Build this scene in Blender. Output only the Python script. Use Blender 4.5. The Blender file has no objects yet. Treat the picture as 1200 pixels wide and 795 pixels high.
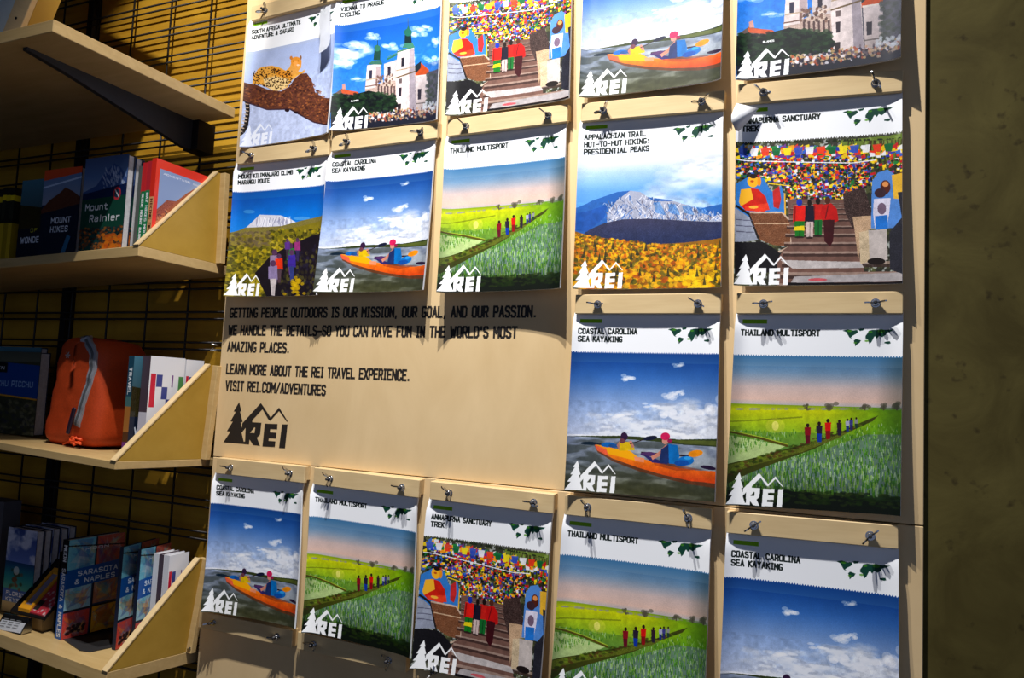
import bpy, bmesh, math, random
import numpy as np
from mathutils import Matrix, Vector

random.seed(7)
rng = np.random.default_rng(7)
SC = bpy.context.scene
COL = SC.collection

# ---------------------------------------------------------------- camera, world, lights, exposure
CAM_M = np.array([[0.9117804507911608, 0.40804986482379896, 0.04638660768311321],
                  [0.010796164356851098, 0.0890961784887202, -0.9959645143346654],
                  [-0.41053605492118167, 0.9086017712925644, 0.07683078037978641]])
CAM_C = np.array([1.45896, -1.46744, 1.5])
FPX = 899.31
cam_d = bpy.data.cameras.new('camera')
cam = bpy.data.objects.new('camera', cam_d)
COL.objects.link(cam)
cam_d.sensor_fit = 'HORIZONTAL'
cam_d.sensor_width = 36.0
cam_d.lens = FPX / 1200 * 36.0
cam_d.clip_start = 0.01
mw = Matrix.Identity(4)
for i in range(3):
    mw[i][0] = CAM_M[0][i]
    mw[i][1] = -CAM_M[1][i]
    mw[i][2] = -CAM_M[2][i]
    mw[i][3] = CAM_C[i]
cam.matrix_world = mw
SC.camera = cam

world = bpy.data.worlds.new('world')
SC.world = world
world.use_nodes = True
world.node_tree.nodes['Background'].inputs[0].default_value = (0.52, 0.65, 1.0, 1)
world.node_tree.nodes['Background'].inputs[1].default_value = 0.24


def spot(name, loc, target, power, size=70, blend=0.6, color=(1, 1, 1), radius=0.012):
    l = bpy.data.lights.new(name, 'SPOT')
    l.energy = power
    l.spot_size = math.radians(size)
    l.spot_blend = blend
    l.color = color
    l.shadow_soft_size = radius
    o = bpy.data.objects.new(name, l)
    COL.objects.link(o)
    o.location = loc
    d = Vector(target) - Vector(loc)
    o.rotation_euler = d.to_track_quat('-Z', 'Y').to_euler()
    return o


spot('ceiling_spotlight', (0.92, -0.82, 3.55), (1.05, 0.0, 1.15), 176, 76, 0.9, (1.0, 0.985, 0.97))
spot('ceiling_spotlight', (0.72, -0.86, 3.55), (0.45, 0.0, 1.15), 138, 70, 0.9, (1.0, 0.985, 0.97))
spot('ceiling_spotlight', (0.30, -0.98, 3.05), (-0.27, 0.0, 2.42), 74, 33, 0.5, (1.0, 0.96, 0.88))

SC.view_settings.view_transform = 'Standard'
SC.view_settings.look = 'None'
SC.view_settings.gamma = 1.0
SC.view_settings.exposure = 0.35
SC.view_settings.use_curve_mapping = False


def bp(px, py, val=0.0, axis=1):
    """point of the place seen at a pixel of the photograph, on the plane axis = val (used only to measure)"""
    d = CAM_M.T @ np.array([(px - 600) / FPX, (py - 397.5) / FPX, 1.0])
    t = (val - CAM_C[axis]) / d[axis]
    return CAM_C + t * d


def pr(P):
    c = CAM_M @ (np.array(P) - CAM_C)
    return (600 + FPX * c[0] / c[2], 397.5 + FPX * c[1] / c[2])


# ---------------------------------------------------------------- mesh helpers
def new_obj(name, bm, mats, parent=None, smooth=False):
    me = bpy.data.meshes.new(name)
    bm.normal_update()
    bm.to_mesh(me)
    bm.free()
    for m in (mats if isinstance(mats, (list, tuple)) else [mats]):
        me.materials.append(m)
    if smooth:
        for p in me.polygons:
            p.use_smooth = True
    o = bpy.data.objects.new(name, me)
    COL.objects.link(o)
    if parent:
        o.parent = parent
    return o


def empty(name, loc=(0, 0, 0), rot=(0, 0, 0), parent=None):
    o = bpy.data.objects.new(name, None)
    o.empty_display_size = 0.02
    COL.objects.link(o)
    o.location = loc
    o.rotation_euler = rot
    if parent:
        o.parent = parent
    return o


def tag(o, label=None, cat=None, group=None, kind=None):
    if label: o['label'] = label
    if cat: o['category'] = cat
    if group: o['group'] = group
    if kind: o['kind'] = kind
    return o


def add_box(bm, x0, x1, y0, y1, z0, z1, bev=0.0, mat=0):
    vs = [bm.verts.new((x, y, z)) for x in (x0, x1) for y in (y0, y1) for z in (z0, z1)]
    q = [(0, 1, 3, 2), (4, 6, 7, 5), (0, 4, 5, 1), (2, 3, 7, 6), (0, 2, 6, 4), (1, 5, 7, 3)]
    fs = [bm.faces.new([vs[i] for i in f]) for f in q]
    for f in fs: f.material_index = mat
    if bev > 0:
        es = list({e for f in fs for e in f.edges})
        r = bmesh.ops.bevel(bm, geom=es, offset=bev, segments=1, affect='EDGES', profile=0.5)
        for f in r['faces']: f.material_index = mat
    return fs


def box_obj(name, b, mat, parent=None, bev=0.0):
    bm = bmesh.new()
    add_box(bm, *b, bev=bev)
    return new_obj(name, bm, mat, parent)


def add_cyl(bm, p0, p1, r0, r1=None, n=10, caps=True, mat=0):
    r1 = r0 if r1 is None else r1
    p0, p1 = Vector(p0), Vector(p1)
    d = (p1 - p0).normalized()
    a = d.orthogonal().normalized()
    b = d.cross(a)
    A, B = [], []
    for i in range(n):
        t = 2 * math.pi * i / n
        o = a * math.cos(t) + b * math.sin(t)
        A.append(bm.verts.new(p0 + o * r0))
        B.append(bm.verts.new(p1 + o * r1))
    for i in range(n):
        f = bm.faces.new((A[i], A[(i + 1) % n], B[(i + 1) % n], B[i]))
        f.smooth = True
        f.material_index = mat
    if caps:
        bm.faces.new(A[::-1]).material_index = mat
        bm.faces.new(B).material_index = mat


def add_prism(bm, pts, axis, a0, a1, mat=0):
    """extrude a 2-D outline along an axis; outline gives the other two coordinates in order"""
    def P(p, a):
        c = list(p)
        c.insert(axis, a)
        return c
    A = [bm.verts.new(P(p, a0)) for p in pts]
    B = [bm.verts.new(P(p, a1)) for p in pts]
    n = len(pts)
    fs = [bm.faces.new(A), bm.faces.new(B[::-1])]
    for i in range(n):
        fs.append(bm.faces.new((A[i], B[i], B[(i + 1) % n], A[(i + 1) % n])))
    for f in fs: f.material_index = mat
    bmesh.ops.recalc_face_normals(bm, faces=fs)
    return fs


# ---------------------------------------------------------------- materials
def mat_new(name):
    m = bpy.data.materials.new(name)
    m.use_nodes = True
    nt = m.node_tree
    return m, nt, nt.nodes['Principled BSDF']


def plain(name, col, rough=0.6, metal=0.0, spec=0.4, vary=0.06, scale=30.0):
    m, nt, b = mat_new(name)
    tc = nt.nodes.new('ShaderNodeTexCoord')
    n = nt.nodes.new('ShaderNodeTexNoise')
    n.inputs['Scale'].default_value = scale
    n.inputs['Detail'].default_value = 4
    nt.links.new(tc.outputs['Object'], n.inputs['Vector'])
    r = nt.nodes.new('ShaderNodeValToRGB')
    r.color_ramp.elements[0].position = 0.3
    r.color_ramp.elements[1].position = 0.7
    r.color_ramp.elements[0].color = (*[c * (1 - vary) for c in col], 1)
    r.color_ramp.elements[1].color = (*[min(1, c * (1 + vary)) for c in col], 1)
    nt.links.new(n.outputs['Fac'], r.inputs[0])
    nt.links.new(r.outputs[0], b.inputs['Base Color'])
    b.inputs['Roughness'].default_value = rough
    b.inputs['Metallic'].default_value = metal
    b.inputs['Specular IOR Level'].default_value = spec
    return m


def wood(name, c0, c1, grain=(1, 14, 14), rough=0.5, mscale=3.0, bump=0.05):
    m, nt, b = mat_new(name)
    tc = nt.nodes.new('ShaderNodeTexCoord')
    mp = nt.nodes.new('ShaderNodeMapping')
    mp.inputs['Scale'].default_value = grain
    nt.links.new(tc.outputs['Object'], mp.inputs[0])
    n = nt.nodes.new('ShaderNodeTexNoise')
    n.inputs['Scale'].default_value = mscale
    n.inputs['Detail'].default_value = 8
    n.inputs['Roughness'].default_value = 0.65
    n.inputs['Distortion'].default_value = 0.5
    nt.links.new(mp.outputs[0], n.inputs['Vector'])
    n2 = nt.nodes.new('ShaderNodeTexNoise')
    n2.inputs['Scale'].default_value = 5
    nt.links.new(tc.outputs['Object'], n2.inputs['Vector'])
    mx = nt.nodes.new('ShaderNodeMath')
    mx.operation = 'MULTIPLY_ADD'
    mx.inputs[1].default_value = 0.35
    nt.links.new(n2.outputs['Fac'], mx.inputs[0])
    ml = nt.nodes.new('ShaderNodeMath')
    ml.operation = 'MULTIPLY'
    ml.inputs[1].default_value = 0.65
    nt.links.new(n.outputs['Fac'], ml.inputs[0])
    nt.links.new(ml.outputs[0], mx.inputs[2])
    r = nt.nodes.new('ShaderNodeValToRGB')
    r.color_ramp.elements[0].position = 0.36
    r.color_ramp.elements[1].position = 0.64
    r.color_ramp.elements[0].color = (*c0, 1)
    r.color_ramp.elements[1].color = (*c1, 1)
    nt.links.new(mx.outputs[0], r.inputs[0])
    nt.links.new(r.outputs[0], b.inputs['Base Color'])
    bu = nt.nodes.new('ShaderNodeBump')
    bu.inputs['Strength'].default_value = bump
    bu.inputs['Distance'].default_value = 0.002
    nt.links.new(n.outputs['Fac'], bu.inputs['Height'])
    nt.links.new(bu.outputs[0], b.inputs['Normal'])
    b.inputs['Roughness'].default_value = rough
    b.inputs['Specular IOR Level'].default_value = 0.3
    return m


def wall_mat():
    m, nt, b = mat_new('mottled_olive_plaster')
    tc = nt.nodes.new('ShaderNodeTexCoord')
    a = nt.nodes.new('ShaderNodeTexNoise')
    a.inputs['Scale'].default_value = 7
    a.inputs['Detail'].default_value = 9
    a.inputs['Roughness'].default_value = 0.62
    a.inputs['Distortion'].default_value = 0.8
    nt.links.new(tc.outputs['Object'], a.inputs['Vector'])
    r = nt.nodes.new('ShaderNodeValToRGB')
    r.color_ramp.elements[0].position = 0.33
    r.color_ramp.elements[1].position = 0.68
    r.color_ramp.elements[0].color = (0.062, 0.047, 0.010, 1)
    r.color_ramp.elements[1].color = (0.115, 0.092, 0.024, 1)
    nt.links.new(a.outputs['Fac'], r.inputs[0])
    s = nt.nodes.new('ShaderNodeTexNoise')
    s.inputs['Scale'].default_value = 34
    s.inputs['Detail'].default_value = 3
    nt.links.new(tc.outputs['Object'], s.inputs['Vector'])
    r2 = nt.nodes.new('ShaderNodeValToRGB')
    r2.color_ramp.elements[0].position = 0.27
    r2.color_ramp.elements[1].position = 0.36
    r2.color_ramp.elements[0].color = (0.35, 0.3, 0.3, 1)
    r2.color_ramp.elements[1].color = (1, 1, 1, 1)
    nt.links.new(s.outputs['Fac'], r2.inputs[0])
    mx = nt.nodes.new('ShaderNodeMix')
    mx.data_type = 'RGBA'
    mx.blend_type = 'MULTIPLY'
    mx.inputs['Factor'].default_value = 0.8
    nt.links.new(r.outputs[0], mx.inputs['A'])
    nt.links.new(r2.outputs[0], mx.inputs['B'])
    nt.links.new(mx.outputs['Result'], b.inputs['Base Color'])
    bu = nt.nodes.new('ShaderNodeBump')
    bu.inputs['Strength'].default_value = 0.25
    bu.inputs['Distance'].default_value = 0.004
    nt.links.new(a.outputs['Fac'], bu.inputs['Height'])
    nt.links.new(bu.outputs[0], b.inputs['Normal'])
    b.inputs['Roughness'].default_value = 0.75
    b.inputs['Specular IOR Level'].default_value = 0.2
    return m


M = {}
M['birch'] = wood('birch_plywood', (0.72, 0.51, 0.26), (0.83, 0.61, 0.335), (3, 10, 1.2), 0.5, 2.2, 0.02)
M['strip'] = wood('birch_strip', (0.62, 0.44, 0.22), (0.75, 0.56, 0.30), (1.5, 10, 16), 0.5, 3.0, 0.05)
M['maple'] = wood('maple_shelf', (0.50, 0.33, 0.13), (0.62, 0.43, 0.19), (2, 14, 22), 0.45, 3.0, 0.04)
M['gold'] = wood('golden_plywood', (0.42, 0.24, 0.030), (0.50, 0.295, 0.045), (4, 4, 5), 0.45, 3.0, 0.02)
M['slat'] = wood('amber_backing', (0.34, 0.165, 0.010), (0.50, 0.275, 0.022), (1.2, 10, 9), 0.5, 3.5, 0.05)
M['wall'] = wall_mat()
M['metal'] = plain('black_steel', (0.018, 0.016, 0.016), 0.45, 0.6, 0.5)
M['grey_metal'] = plain('dark_grey_steel', (0.05, 0.048, 0.05), 0.5, 0.5, 0.5)
M['zinc'] = plain('zinc_plated_steel', (0.55, 0.55, 0.56), 0.22, 1.0, 0.5)
M['ink'] = plain('black_ink', (0.018, 0.014, 0.012), 0.55)
M['paper'] = plain('white_paper', (0.78, 0.79, 0.82), 0.6, 0, 0.3, 0.02)
M['page'] = plain('book_pages', (0.60, 0.59, 0.60), 0.8, 0, 0.2, 0.12, 120)
M['white'] = plain('white_board', (0.62, 0.68, 0.66), 0.6, 0, 0.3, 0.03)
M['floor'] = plain('dark_carpet', (0.045, 0.04, 0.035), 0.95, 0, 0.1, 0.3, 60)
M['ceiling'] = plain('dark_ceiling', (0.06, 0.055, 0.05), 0.9)
M['grey_plastic'] = plain('grey_fabric', (0.07, 0.07, 0.085), 0.9)


# ---------------------------------------------------------------- print painter (numbers only, no files)
def fbm(h, w, cell, seed, oct=4, ax=1.0):
    r = np.random.default_rng(seed)
    out = np.zeros((h, w))
    amp, tot = 1.0, 0.0
    for o in range(oct):
        gx = max(2, int(w / (cell * ax) * 2 ** o) + 2)
        gy = max(2, int(h / cell * 2 ** o) + 2)
        g = r.random((gy + 1, gx + 1))
        x = np.linspace(0, gx - 1.001, w)
        y = np.linspace(0, gy - 1.001, h)
        xi, yi = x.astype(int), y.astype(int)
        fx, fy = x - xi, y - yi
        fx = fx * fx * (3 - 2 * fx)
        fy = (fy * fy * (3 - 2 * fy))[:, None]
        a = g[yi][:, xi] * (1 - fx) + g[yi][:, xi + 1] * fx
        b = g[yi + 1][:, xi] * (1 - fx) + g[yi + 1][:, xi + 1] * fx
        out += amp * (a * (1 - fy) + b * fy)
        tot += amp
        amp *= 0.55
    return out / tot


def homog(src):
    """matrix taking four points (TL, TR, BR, BL) to the unit square, v down"""
    dst = [(0, 0), (1, 0), (1, 1), (0, 1)]
    A, b = [], []
    for (x, y), (u, v) in zip(src, dst):
        A.append([x, y, 1, 0, 0, 0, -u * x, -u * y]); b.append(u)
        A.append([0, 0, 0, x, y, 1, -v * x, -v * y]); b.append(v)
    h = np.linalg.solve(np.array(A, float), np.array(b, float))
    return np.append(h, 1).reshape(3, 3)


class Art:
    def __init__(s, w, h, base=(255, 255, 255)):
        s.w, s.h = w, h
        s.a = np.ones((h, w, 3)) * np.array(base, float)
        s.V, s.U = np.meshgrid((np.arange(h) + .5) / h, (np.arange(w) + .5) / w, indexing='ij')
        s.H = None

    def view(s, quad, ox=0, oy=0, k=1.0):
        s.H = homog(quad) if quad else None
        s.o = (ox, oy, k)

    def m(s, p):
        if s.H is None: return p
        q = s.H @ np.array([s.o[0] + p[0] * s.o[2], s.o[1] + p[1] * s.o[2], 1.0])
        return (q[0] / q[2], q[1] / q[2])

    def poly(s, pts, c, a=1.0, c2=None, raw=False, noise=0):
        P = [(x * s.w, y * s.h) for x, y in (pts if raw else [s.m(p) for p in pts])]
        xs = [p[0] for p in P]; ys = [p[1] for p in P]
        x0, x1 = max(0, int(min(xs))), min(s.w, int(max(xs)) + 2)
        y0, y1 = max(0, int(min(ys))), min(s.h, int(max(ys)) + 2)
        if x1 <= x0 or y1 <= y0: return
        Y, X = np.mgrid[y0:y1, x0:x1] + 0.5
        ins = np.zeros(X.shape, bool)
        n = len(P)
        for i in range(n):
            ax, ay = P[i]; bx, by = P[(i + 1) % n]
            if ay == by: continue
            ins ^= ((ay > Y) != (by > Y)) & (X < (bx - ax) * (Y - ay) / (by - ay) + ax)
        reg = s.a[y0:y1, x0:x1]
        col = np.array(c, float) * np.ones(reg.shape)
        if c2 is not None:
            t = ((Y - min(ys)) / max(1e-6, max(ys) - min(ys)))[..., None]
            col = col * (1 - t) + np.array(c2, float) * t
        if noise:
            col = col + rng.normal(0, noise, X.shape)[..., None]
        k = ins[..., None] * a
        s.a[y0:y1, x0:x1] = reg * (1 - k) + col * k

    def ell(s, cx, cy, rx, ry, c, a=1.0, rot=0, c2=None, n=18, raw=False, noise=0):
        cr, sr = math.cos(rot), math.sin(rot)
        s.poly([(cx + rx * math.cos(t) * cr - ry * math.sin(t) * sr, cy + rx * math.cos(t) * sr + ry * math.sin(t) * cr)
                for t in [2 * math.pi * i / n for i in range(n)]], c, a, c2, raw, noise)

    def line(s, pts, wd, c, a=1.0, raw=False):
        P = pts
        for (x0, y0), (x1, y1) in zip(P[:-1], P[1:]):
            L = math.hypot(x1 - x0, y1 - y0) or 1e-9
            nx, ny = -(y1 - y0) / L * wd / 2, (x1 - x0) / L * wd / 2
            s.poly([(x0 + nx, y0 + ny), (x1 + nx, y1 + ny), (x1 - nx, y1 - ny), (x0 - nx, y0 - ny)], c, a, None, raw)

    def grad(s, v0, v1, stops):
        """horizontal bands of colour between v0 and v1"""
        t = np.clip((s.V - v0) / (v1 - v0), 0, 1)
        k = (s.V >= v0) & (s.V < v1)
        ps = [q[0] for q in stops]
        for ch in range(3):
            c = np.interp(t, ps, [q[1][ch] for q in stops])
            s.a[..., ch][k] = c[k]

    def blend(s, mask, c):
        k = np.clip(mask, 0, 1)[..., None]
        s.a = s.a * (1 - k) + np.array(c, float) * k

    def text(s, t, u, v, w, h, c, th=0.15):
        """capitals between baseline v and v-h, w wide, in uv"""
        asp = s.h / s.w
        for seg in stroke_quads(t, w * 1.0, h * asp, th):
            s.poly([(u + x, v - y / asp) for x, y in seg], c, raw=True)

    def material(s, name, rough=0.5, spec=0.2):
        if s.w > 400:
            n = fbm(s.h, s.w, 16, len(name), 3) - .5
            n2 = fbm(s.h, s.w, 70, len(name) + 9, 3) - .5
            k = (1 + (n * .22 * (s.V > .5) + n2 * .10 + rng.normal(0, .035, n.shape)) * (s.V > .275) * (s.a.max(2) < 235))[..., None]
            s.a = s.a * k
            x = np.clip(s.a / 255, 0, 1)
            s.a = np.where((s.V > .285)[..., None], x + .10 * (x - .55) - .35 * x * (1 - x) * .35, x) * 255
        m, nt, b = mat_new(name)
        im = bpy.data.images.new(name, s.w, s.h)
        px = np.ones((s.h, s.w, 4), np.float32)
        px[..., :3] = np.clip(s.a[::-1] / 255, 0, 1)
        im.pixels.foreach_set(px.ravel())
        im.update()
        im.pack()
        t = nt.nodes.new('ShaderNodeTexImage')
        t.image = im
        t.extension = 'EXTEND'
        uv = nt.nodes.new('ShaderNodeUVMap')
        nt.links.new(uv.outputs[0], t.inputs[0])
        nt.links.new(t.outputs[0], b.inputs['Base Color'])
        b.inputs['Roughness'].default_value = rough
        b.inputs['Specular IOR Level'].default_value = spec
        return m


# condensed stroke lettering: each glyph is a set of polylines in a unit cell, y up
K = {
 'A': [[(0, 0), (.5, 1), (1, 0)], [(.18, .32), (.82, .32)]],
 'B': [[(0, 0), (0, 1), (.8, 1), (1, .88), (1, .62), (.8, .52), (0, .52)], [(.8, .52), (1, .4), (1, .12), (.8, 0), (0, 0)]],
 'C': [[(1, .80), (.98, .9), (.8, 1), (.2, 1), (0, .86), (0, .14), (.2, 0), (.8, 0), (.98, .1), (1, .2)]],
 'D': [[(0, 0), (0, 1), (.7, 1), (1, .84), (1, .16), (.7, 0), (0, 0)]],
 'E': [[(1, 1), (0, 1), (0, 0), (1, 0)], [(0, .52), (.85, .52)]],
 'F': [[(1, 1), (0, 1), (0, 0)], [(0, .52), (.85, .52)]],
 'G': [[(.95, .92), (.8, 1), (.2, 1), (0, .86), (0, .14), (.2, 0), (.8, 0), (1, .14), (1, .42), (.6, .42)]],
 'H': [[(0, 0), (0, 1)], [(1, 0), (1, 1)], [(0, .52), (1, .52)]],
 'I': [[(.5, 0), (.5, 1)], [(.1, 1), (.9, 1)], [(.1, 0), (.9, 0)]],
 'J': [[(1, 1), (1, .14), (.8, 0), (.2, 0), (0, .14), (0, .3)]],
 'K': [[(0, 0), (0, 1)], [(1, 1), (0, .48)], [(.25, .6), (1, 0)]],
 'L': [[(0, 1), (0, 0), (1, 0)]],
 'M': [[(0, 0), (0, 1), (.5, .4), (1, 1), (1, 0)]],
 'N': [[(0, 0), (0, 1), (1, 0), (1, 1)]],
 'O': [[(0, .14), (0, .86), (.2, 1), (.8, 1), (1, .86), (1, .14), (.8, 0), (.2, 0), (0, .14)]],
 'P': [[(0, 0), (0, 1), (.8, 1), (1, .86), (1, .56), (.8, .44), (0, .44)]],
 'R': [[(0, 0), (0, 1), (.8, 1), (1, .86), (1, .58), (.8, .46), (0, .46)], [(.5, .46), (1, 0)]],
 'S': [[(.98, .86), (.8, 1), (.2, 1), (0, .86), (0, .67), (.2, .56), (.8, .45), (1, .34), (1, .14), (.8, 0), (.2, 0), (.02, .14)]],
 'T': [[(.5, 0), (.5, 1)], [(0, 1), (1, 1)]],
 'U': [[(0, 1), (0, .14), (.2, 0), (.8, 0), (1, .14), (1, 1)]],
 'V': [[(0, 1), (.5, 0), (1, 1)]],
 'W': [[(0, 1), (.25, 0), (.5, .7), (.75, 0), (1, 1)]],
 'X': [[(0, 0), (1, 1)], [(0, 1), (1, 0)]],
 'Y': [[(0, 1), (.5, .48), (1, 1)], [(.5, .48), (.5, 0)]],
 'Z': [[(0, 1), (1, 1), (0, 0), (1, 0)]],
 '&': [[(1, 0), (.2, .72), (.2, .88), (.4, 1), (.65, .9), (.6, .72), (0, .32), (0, .12), (.2, 0), (.7, 0), (1, .4)]],
 '.': [[(.35, .04), (.6, .04)]], ',': [[(.5, .08), (.35, -.14)]], "'": [[(.5, 1), (.45, .76)]],
 '-': [[(.1, .46), (.9, .46)]], '_': [[(-.1, .42), (1.1, .42)]], '/': [[(0, -.05), (1, 1.05)]], ':': [[(.4, .2), (.6, .2)], [(.4, .7), (.6, .7)]],
 'a': [[(.1, .66), (.7, .7), (.95, .6), (.95, 0)], [(.95, .4), (.2, .4), (0, .28), (0, .1), (.2, 0), (.7, 0), (.95, .15)]],
 'e': [[(0, .36), (1, .36), (1, .56), (.8, .7), (.2, .7), (0, .56), (0, .12), (.2, 0), (.9, 0)]],
 'i': [[(.5, 0), (.5, .7)], [(.5, .88), (.5, .98)]],
 'n': [[(0, 0), (0, .7)], [(0, .55), (.3, .7), (.8, .7), (1, .55), (1, 0)]],
 'o': [[(0, .14), (0, .56), (.2, .7), (.8, .7), (1, .56), (1, .14), (.8, 0), (.2, 0), (0, .14)]],
 'r': [[(.1, 0), (.1, .7)], [(.1, .5), (.45, .7), (.95, .7)]],
 't': [[(.4, .98), (.4, .12), (.6, 0), (.95, 0)], [(0, .7), (.95, .7)]],
 'u': [[(0, .7), (0, .14), (.2, 0), (.7, 0), (1, .15)], [(1, .7), (1, 0)]],
}


def stroke_quads(t, w, h, th=0.15):
    adv = {' ': .62, 'I': .62, '.': .5, ',': .5, "'": .45, 'M': 1.2, 'W': 1.3, 'i': .5, ':': .5}
    gap = .52
    ws = [adv.get(c, 1.0) for c in t]
    tot = sum(ws) + gap * (len(t) - 1)
    k = w / tot
    x = 0
    T = h * th / 2
    out = []
    for c, cw in zip(t, ws):
        for pl in K.get(c, []):
            P = [((x + px * cw) * k, T + py * (h - 2 * T)) for px, py in pl]
            if c in '.:' or (c == 'i' and len(pl) == 2 and pl[0][1] > .8): pass
            for (x0, y0), (x1, y1) in zip(P[:-1], P[1:]):
                L = math.hypot(x1 - x0, y1 - y0) or 1e-9
                dx, dy = (x1 - x0) / L * T, (y1 - y0) / L * T
                a0, b0, a1, b1 = x0 - dx * .8, y0 - dy * .8, x1 + dx * .8, y1 + dy * .8
                out.append([(a0 - dy, b0 + dx), (a1 - dy, b1 + dx), (a1 + dy, b1 - dx), (a0 + dy, b0 - dx)])
        x += cw + gap
    return out


# emblem: fir tree, twin peaks, three letters; unit box, y down, traced proportions
def _e(pts): return [((x - 80 - (y - 650) * 0.0) / 870, (y - 90 - (x - 80) * 0.095) / 565) for x, y in pts]
EMBLEM = [
    _e([(265, 90), (305, 220), (285, 222), (335, 370), (305, 372), (345, 500), (380, 660), (380, 675), (80, 648), (170, 500), (118, 492), (195, 360), (160, 355), (225, 225), (195, 215)]),
    _e([(330, 390), (570, 115), (605, 160), (720, 320), (825, 185), (955, 378), (940, 378), (828, 232), (720, 362), (690, 342), (600, 200), (470, 345), (470, 380), (390, 455), (330, 490)]),
    _e([(330, 500), (390, 440), (445, 375), (598, 388), (592, 545), (550, 590), (600, 702), (505, 690), (448, 610), (448, 682), (375, 676), (345, 600)]),
    _e([(645, 400), (820, 410), (820, 480), (725, 474), (722, 520), (815, 528), (812, 605), (715, 598), (713, 636), (808, 645), (805, 720), (635, 710)]),
    _e([(880, 415), (955, 418), (943, 738), (862, 732)]),
]
EMBLEM_CUT = [_e([(382, 455), (388, 640), (372, 645), (332, 520)]), _e([(505, 450), (518, 455), (512, 527), (452, 522)])]


def paint_emblem(A, c, bg_cut=None, dim=1.0):
    u0, v0, w, h = 0.0, 0.838, 0.34, 0.158
    keep = A.a.copy()
    for p in EMBLEM:
        A.poly([(u0 + x * w, v0 + y * h) for x, y in p], c, dim, raw=True)
    for p in EMBLEM_CUT:
        P = [(u0 + x * w, v0 + y * h) for x, y in p]
        B = Art(A.w, A.h, (0, 0, 0)); B.poly(P, (1, 1, 1), raw=True)
        k = B.a[..., :1]
        A.a = A.a * (1 - k) + keep * k


WORLD = [
    [(.0, .12), (.1, .04), (.2, .1), (.28, .08), (.3, .2), (.26, .3), (.2, .4), (.16, .5), (.2, .58), (.14, .52), (.1, .34), (.07, .2)],
    [(.3, .02), (.42, -.02), (.4, .1), (.33, .14)],
    [(.26, .58), (.36, .66), (.33, .8), (.28, .9), (.25, 1.0), (.24, .84), (.22, .68)],
    [(.44, .42), (.48, .26), (.5, .12), (.58, .06), (.72, .08), (.98, .04), (.92, .16), (.84, .24), (.82, .36), (.76, .48), (.7, .4), (.66, .56), (.62, .42), (.6, .5), (.56, .74), (.52, .86), (.49, .62), (.44, .54)],
    [(.8, .74), (.9, .7), (.92, .82), (.88, .86), (.8, .82)],
]


def header(A, title, v_end=0.225, saw=True, th=0.2, tw=None):
    A.poly([(0, 0), (1, 0), (1, v_end), (0, v_end)], (250, 251, 254), raw=True)
    if saw:
        n = 64
        pts = [(0, v_end - .002)]
        for i in range(n):
            pts += [(i / n, v_end), ((i + .5) / n, v_end + .009)]
        pts += [(1, v_end), (1, v_end - .002)]
        A.poly(pts, (250, 251, 254), raw=True)
    A.poly([(.045, .043), (.2, .043), (.2, .064), (.045, .064)], (130, 190, 10), raw=True)
    v = .129
    for i, t in enumerate(title):
        A.text(t, .04, v, 0.0255 * len(t) if tw is None else tw * len(t), .035, (22, 32, 30), 0.22)
        v += .044
    for p in WORLD:
        A.poly([(.66 + x * .3, .088 + y * .09) for x, y in p], (12, 62, 48), raw=True)
    for x, y, r in [(.7, .1, .014), (.82, .105, .012), (.88, .1, .02), (.735, .16, .01), (.8, .15, .012)]:
        A.ell(x, y, r, r * .45, (70, 140, 20), .7, raw=True)


PW, PH = 540, 660
UP = 0.225


def clouds(A, v0, v1, amount, seed, cell=120, ax=1.8, col=(250, 250, 252), u0=0, u1=1, sharp=5, al=.95):
    n = fbm(A.h, A.w, cell, seed, 5, ax)
    vv = np.clip((A.V - v0) / (v1 - v0), 0, 1)
    prof = np.where((A.V > v0) & (A.V < v1), 1, 0)
    k = np.clip((n - (1 - amount(A.U, vv))) * sharp, 0, al) * prof
    A.blend(k, col)
    sh = np.clip((np.roll(n, -10, 0) - n) * 6, 0, .35) * (k > .3)
    A.blend(sh, (150, 160, 185))


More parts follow.
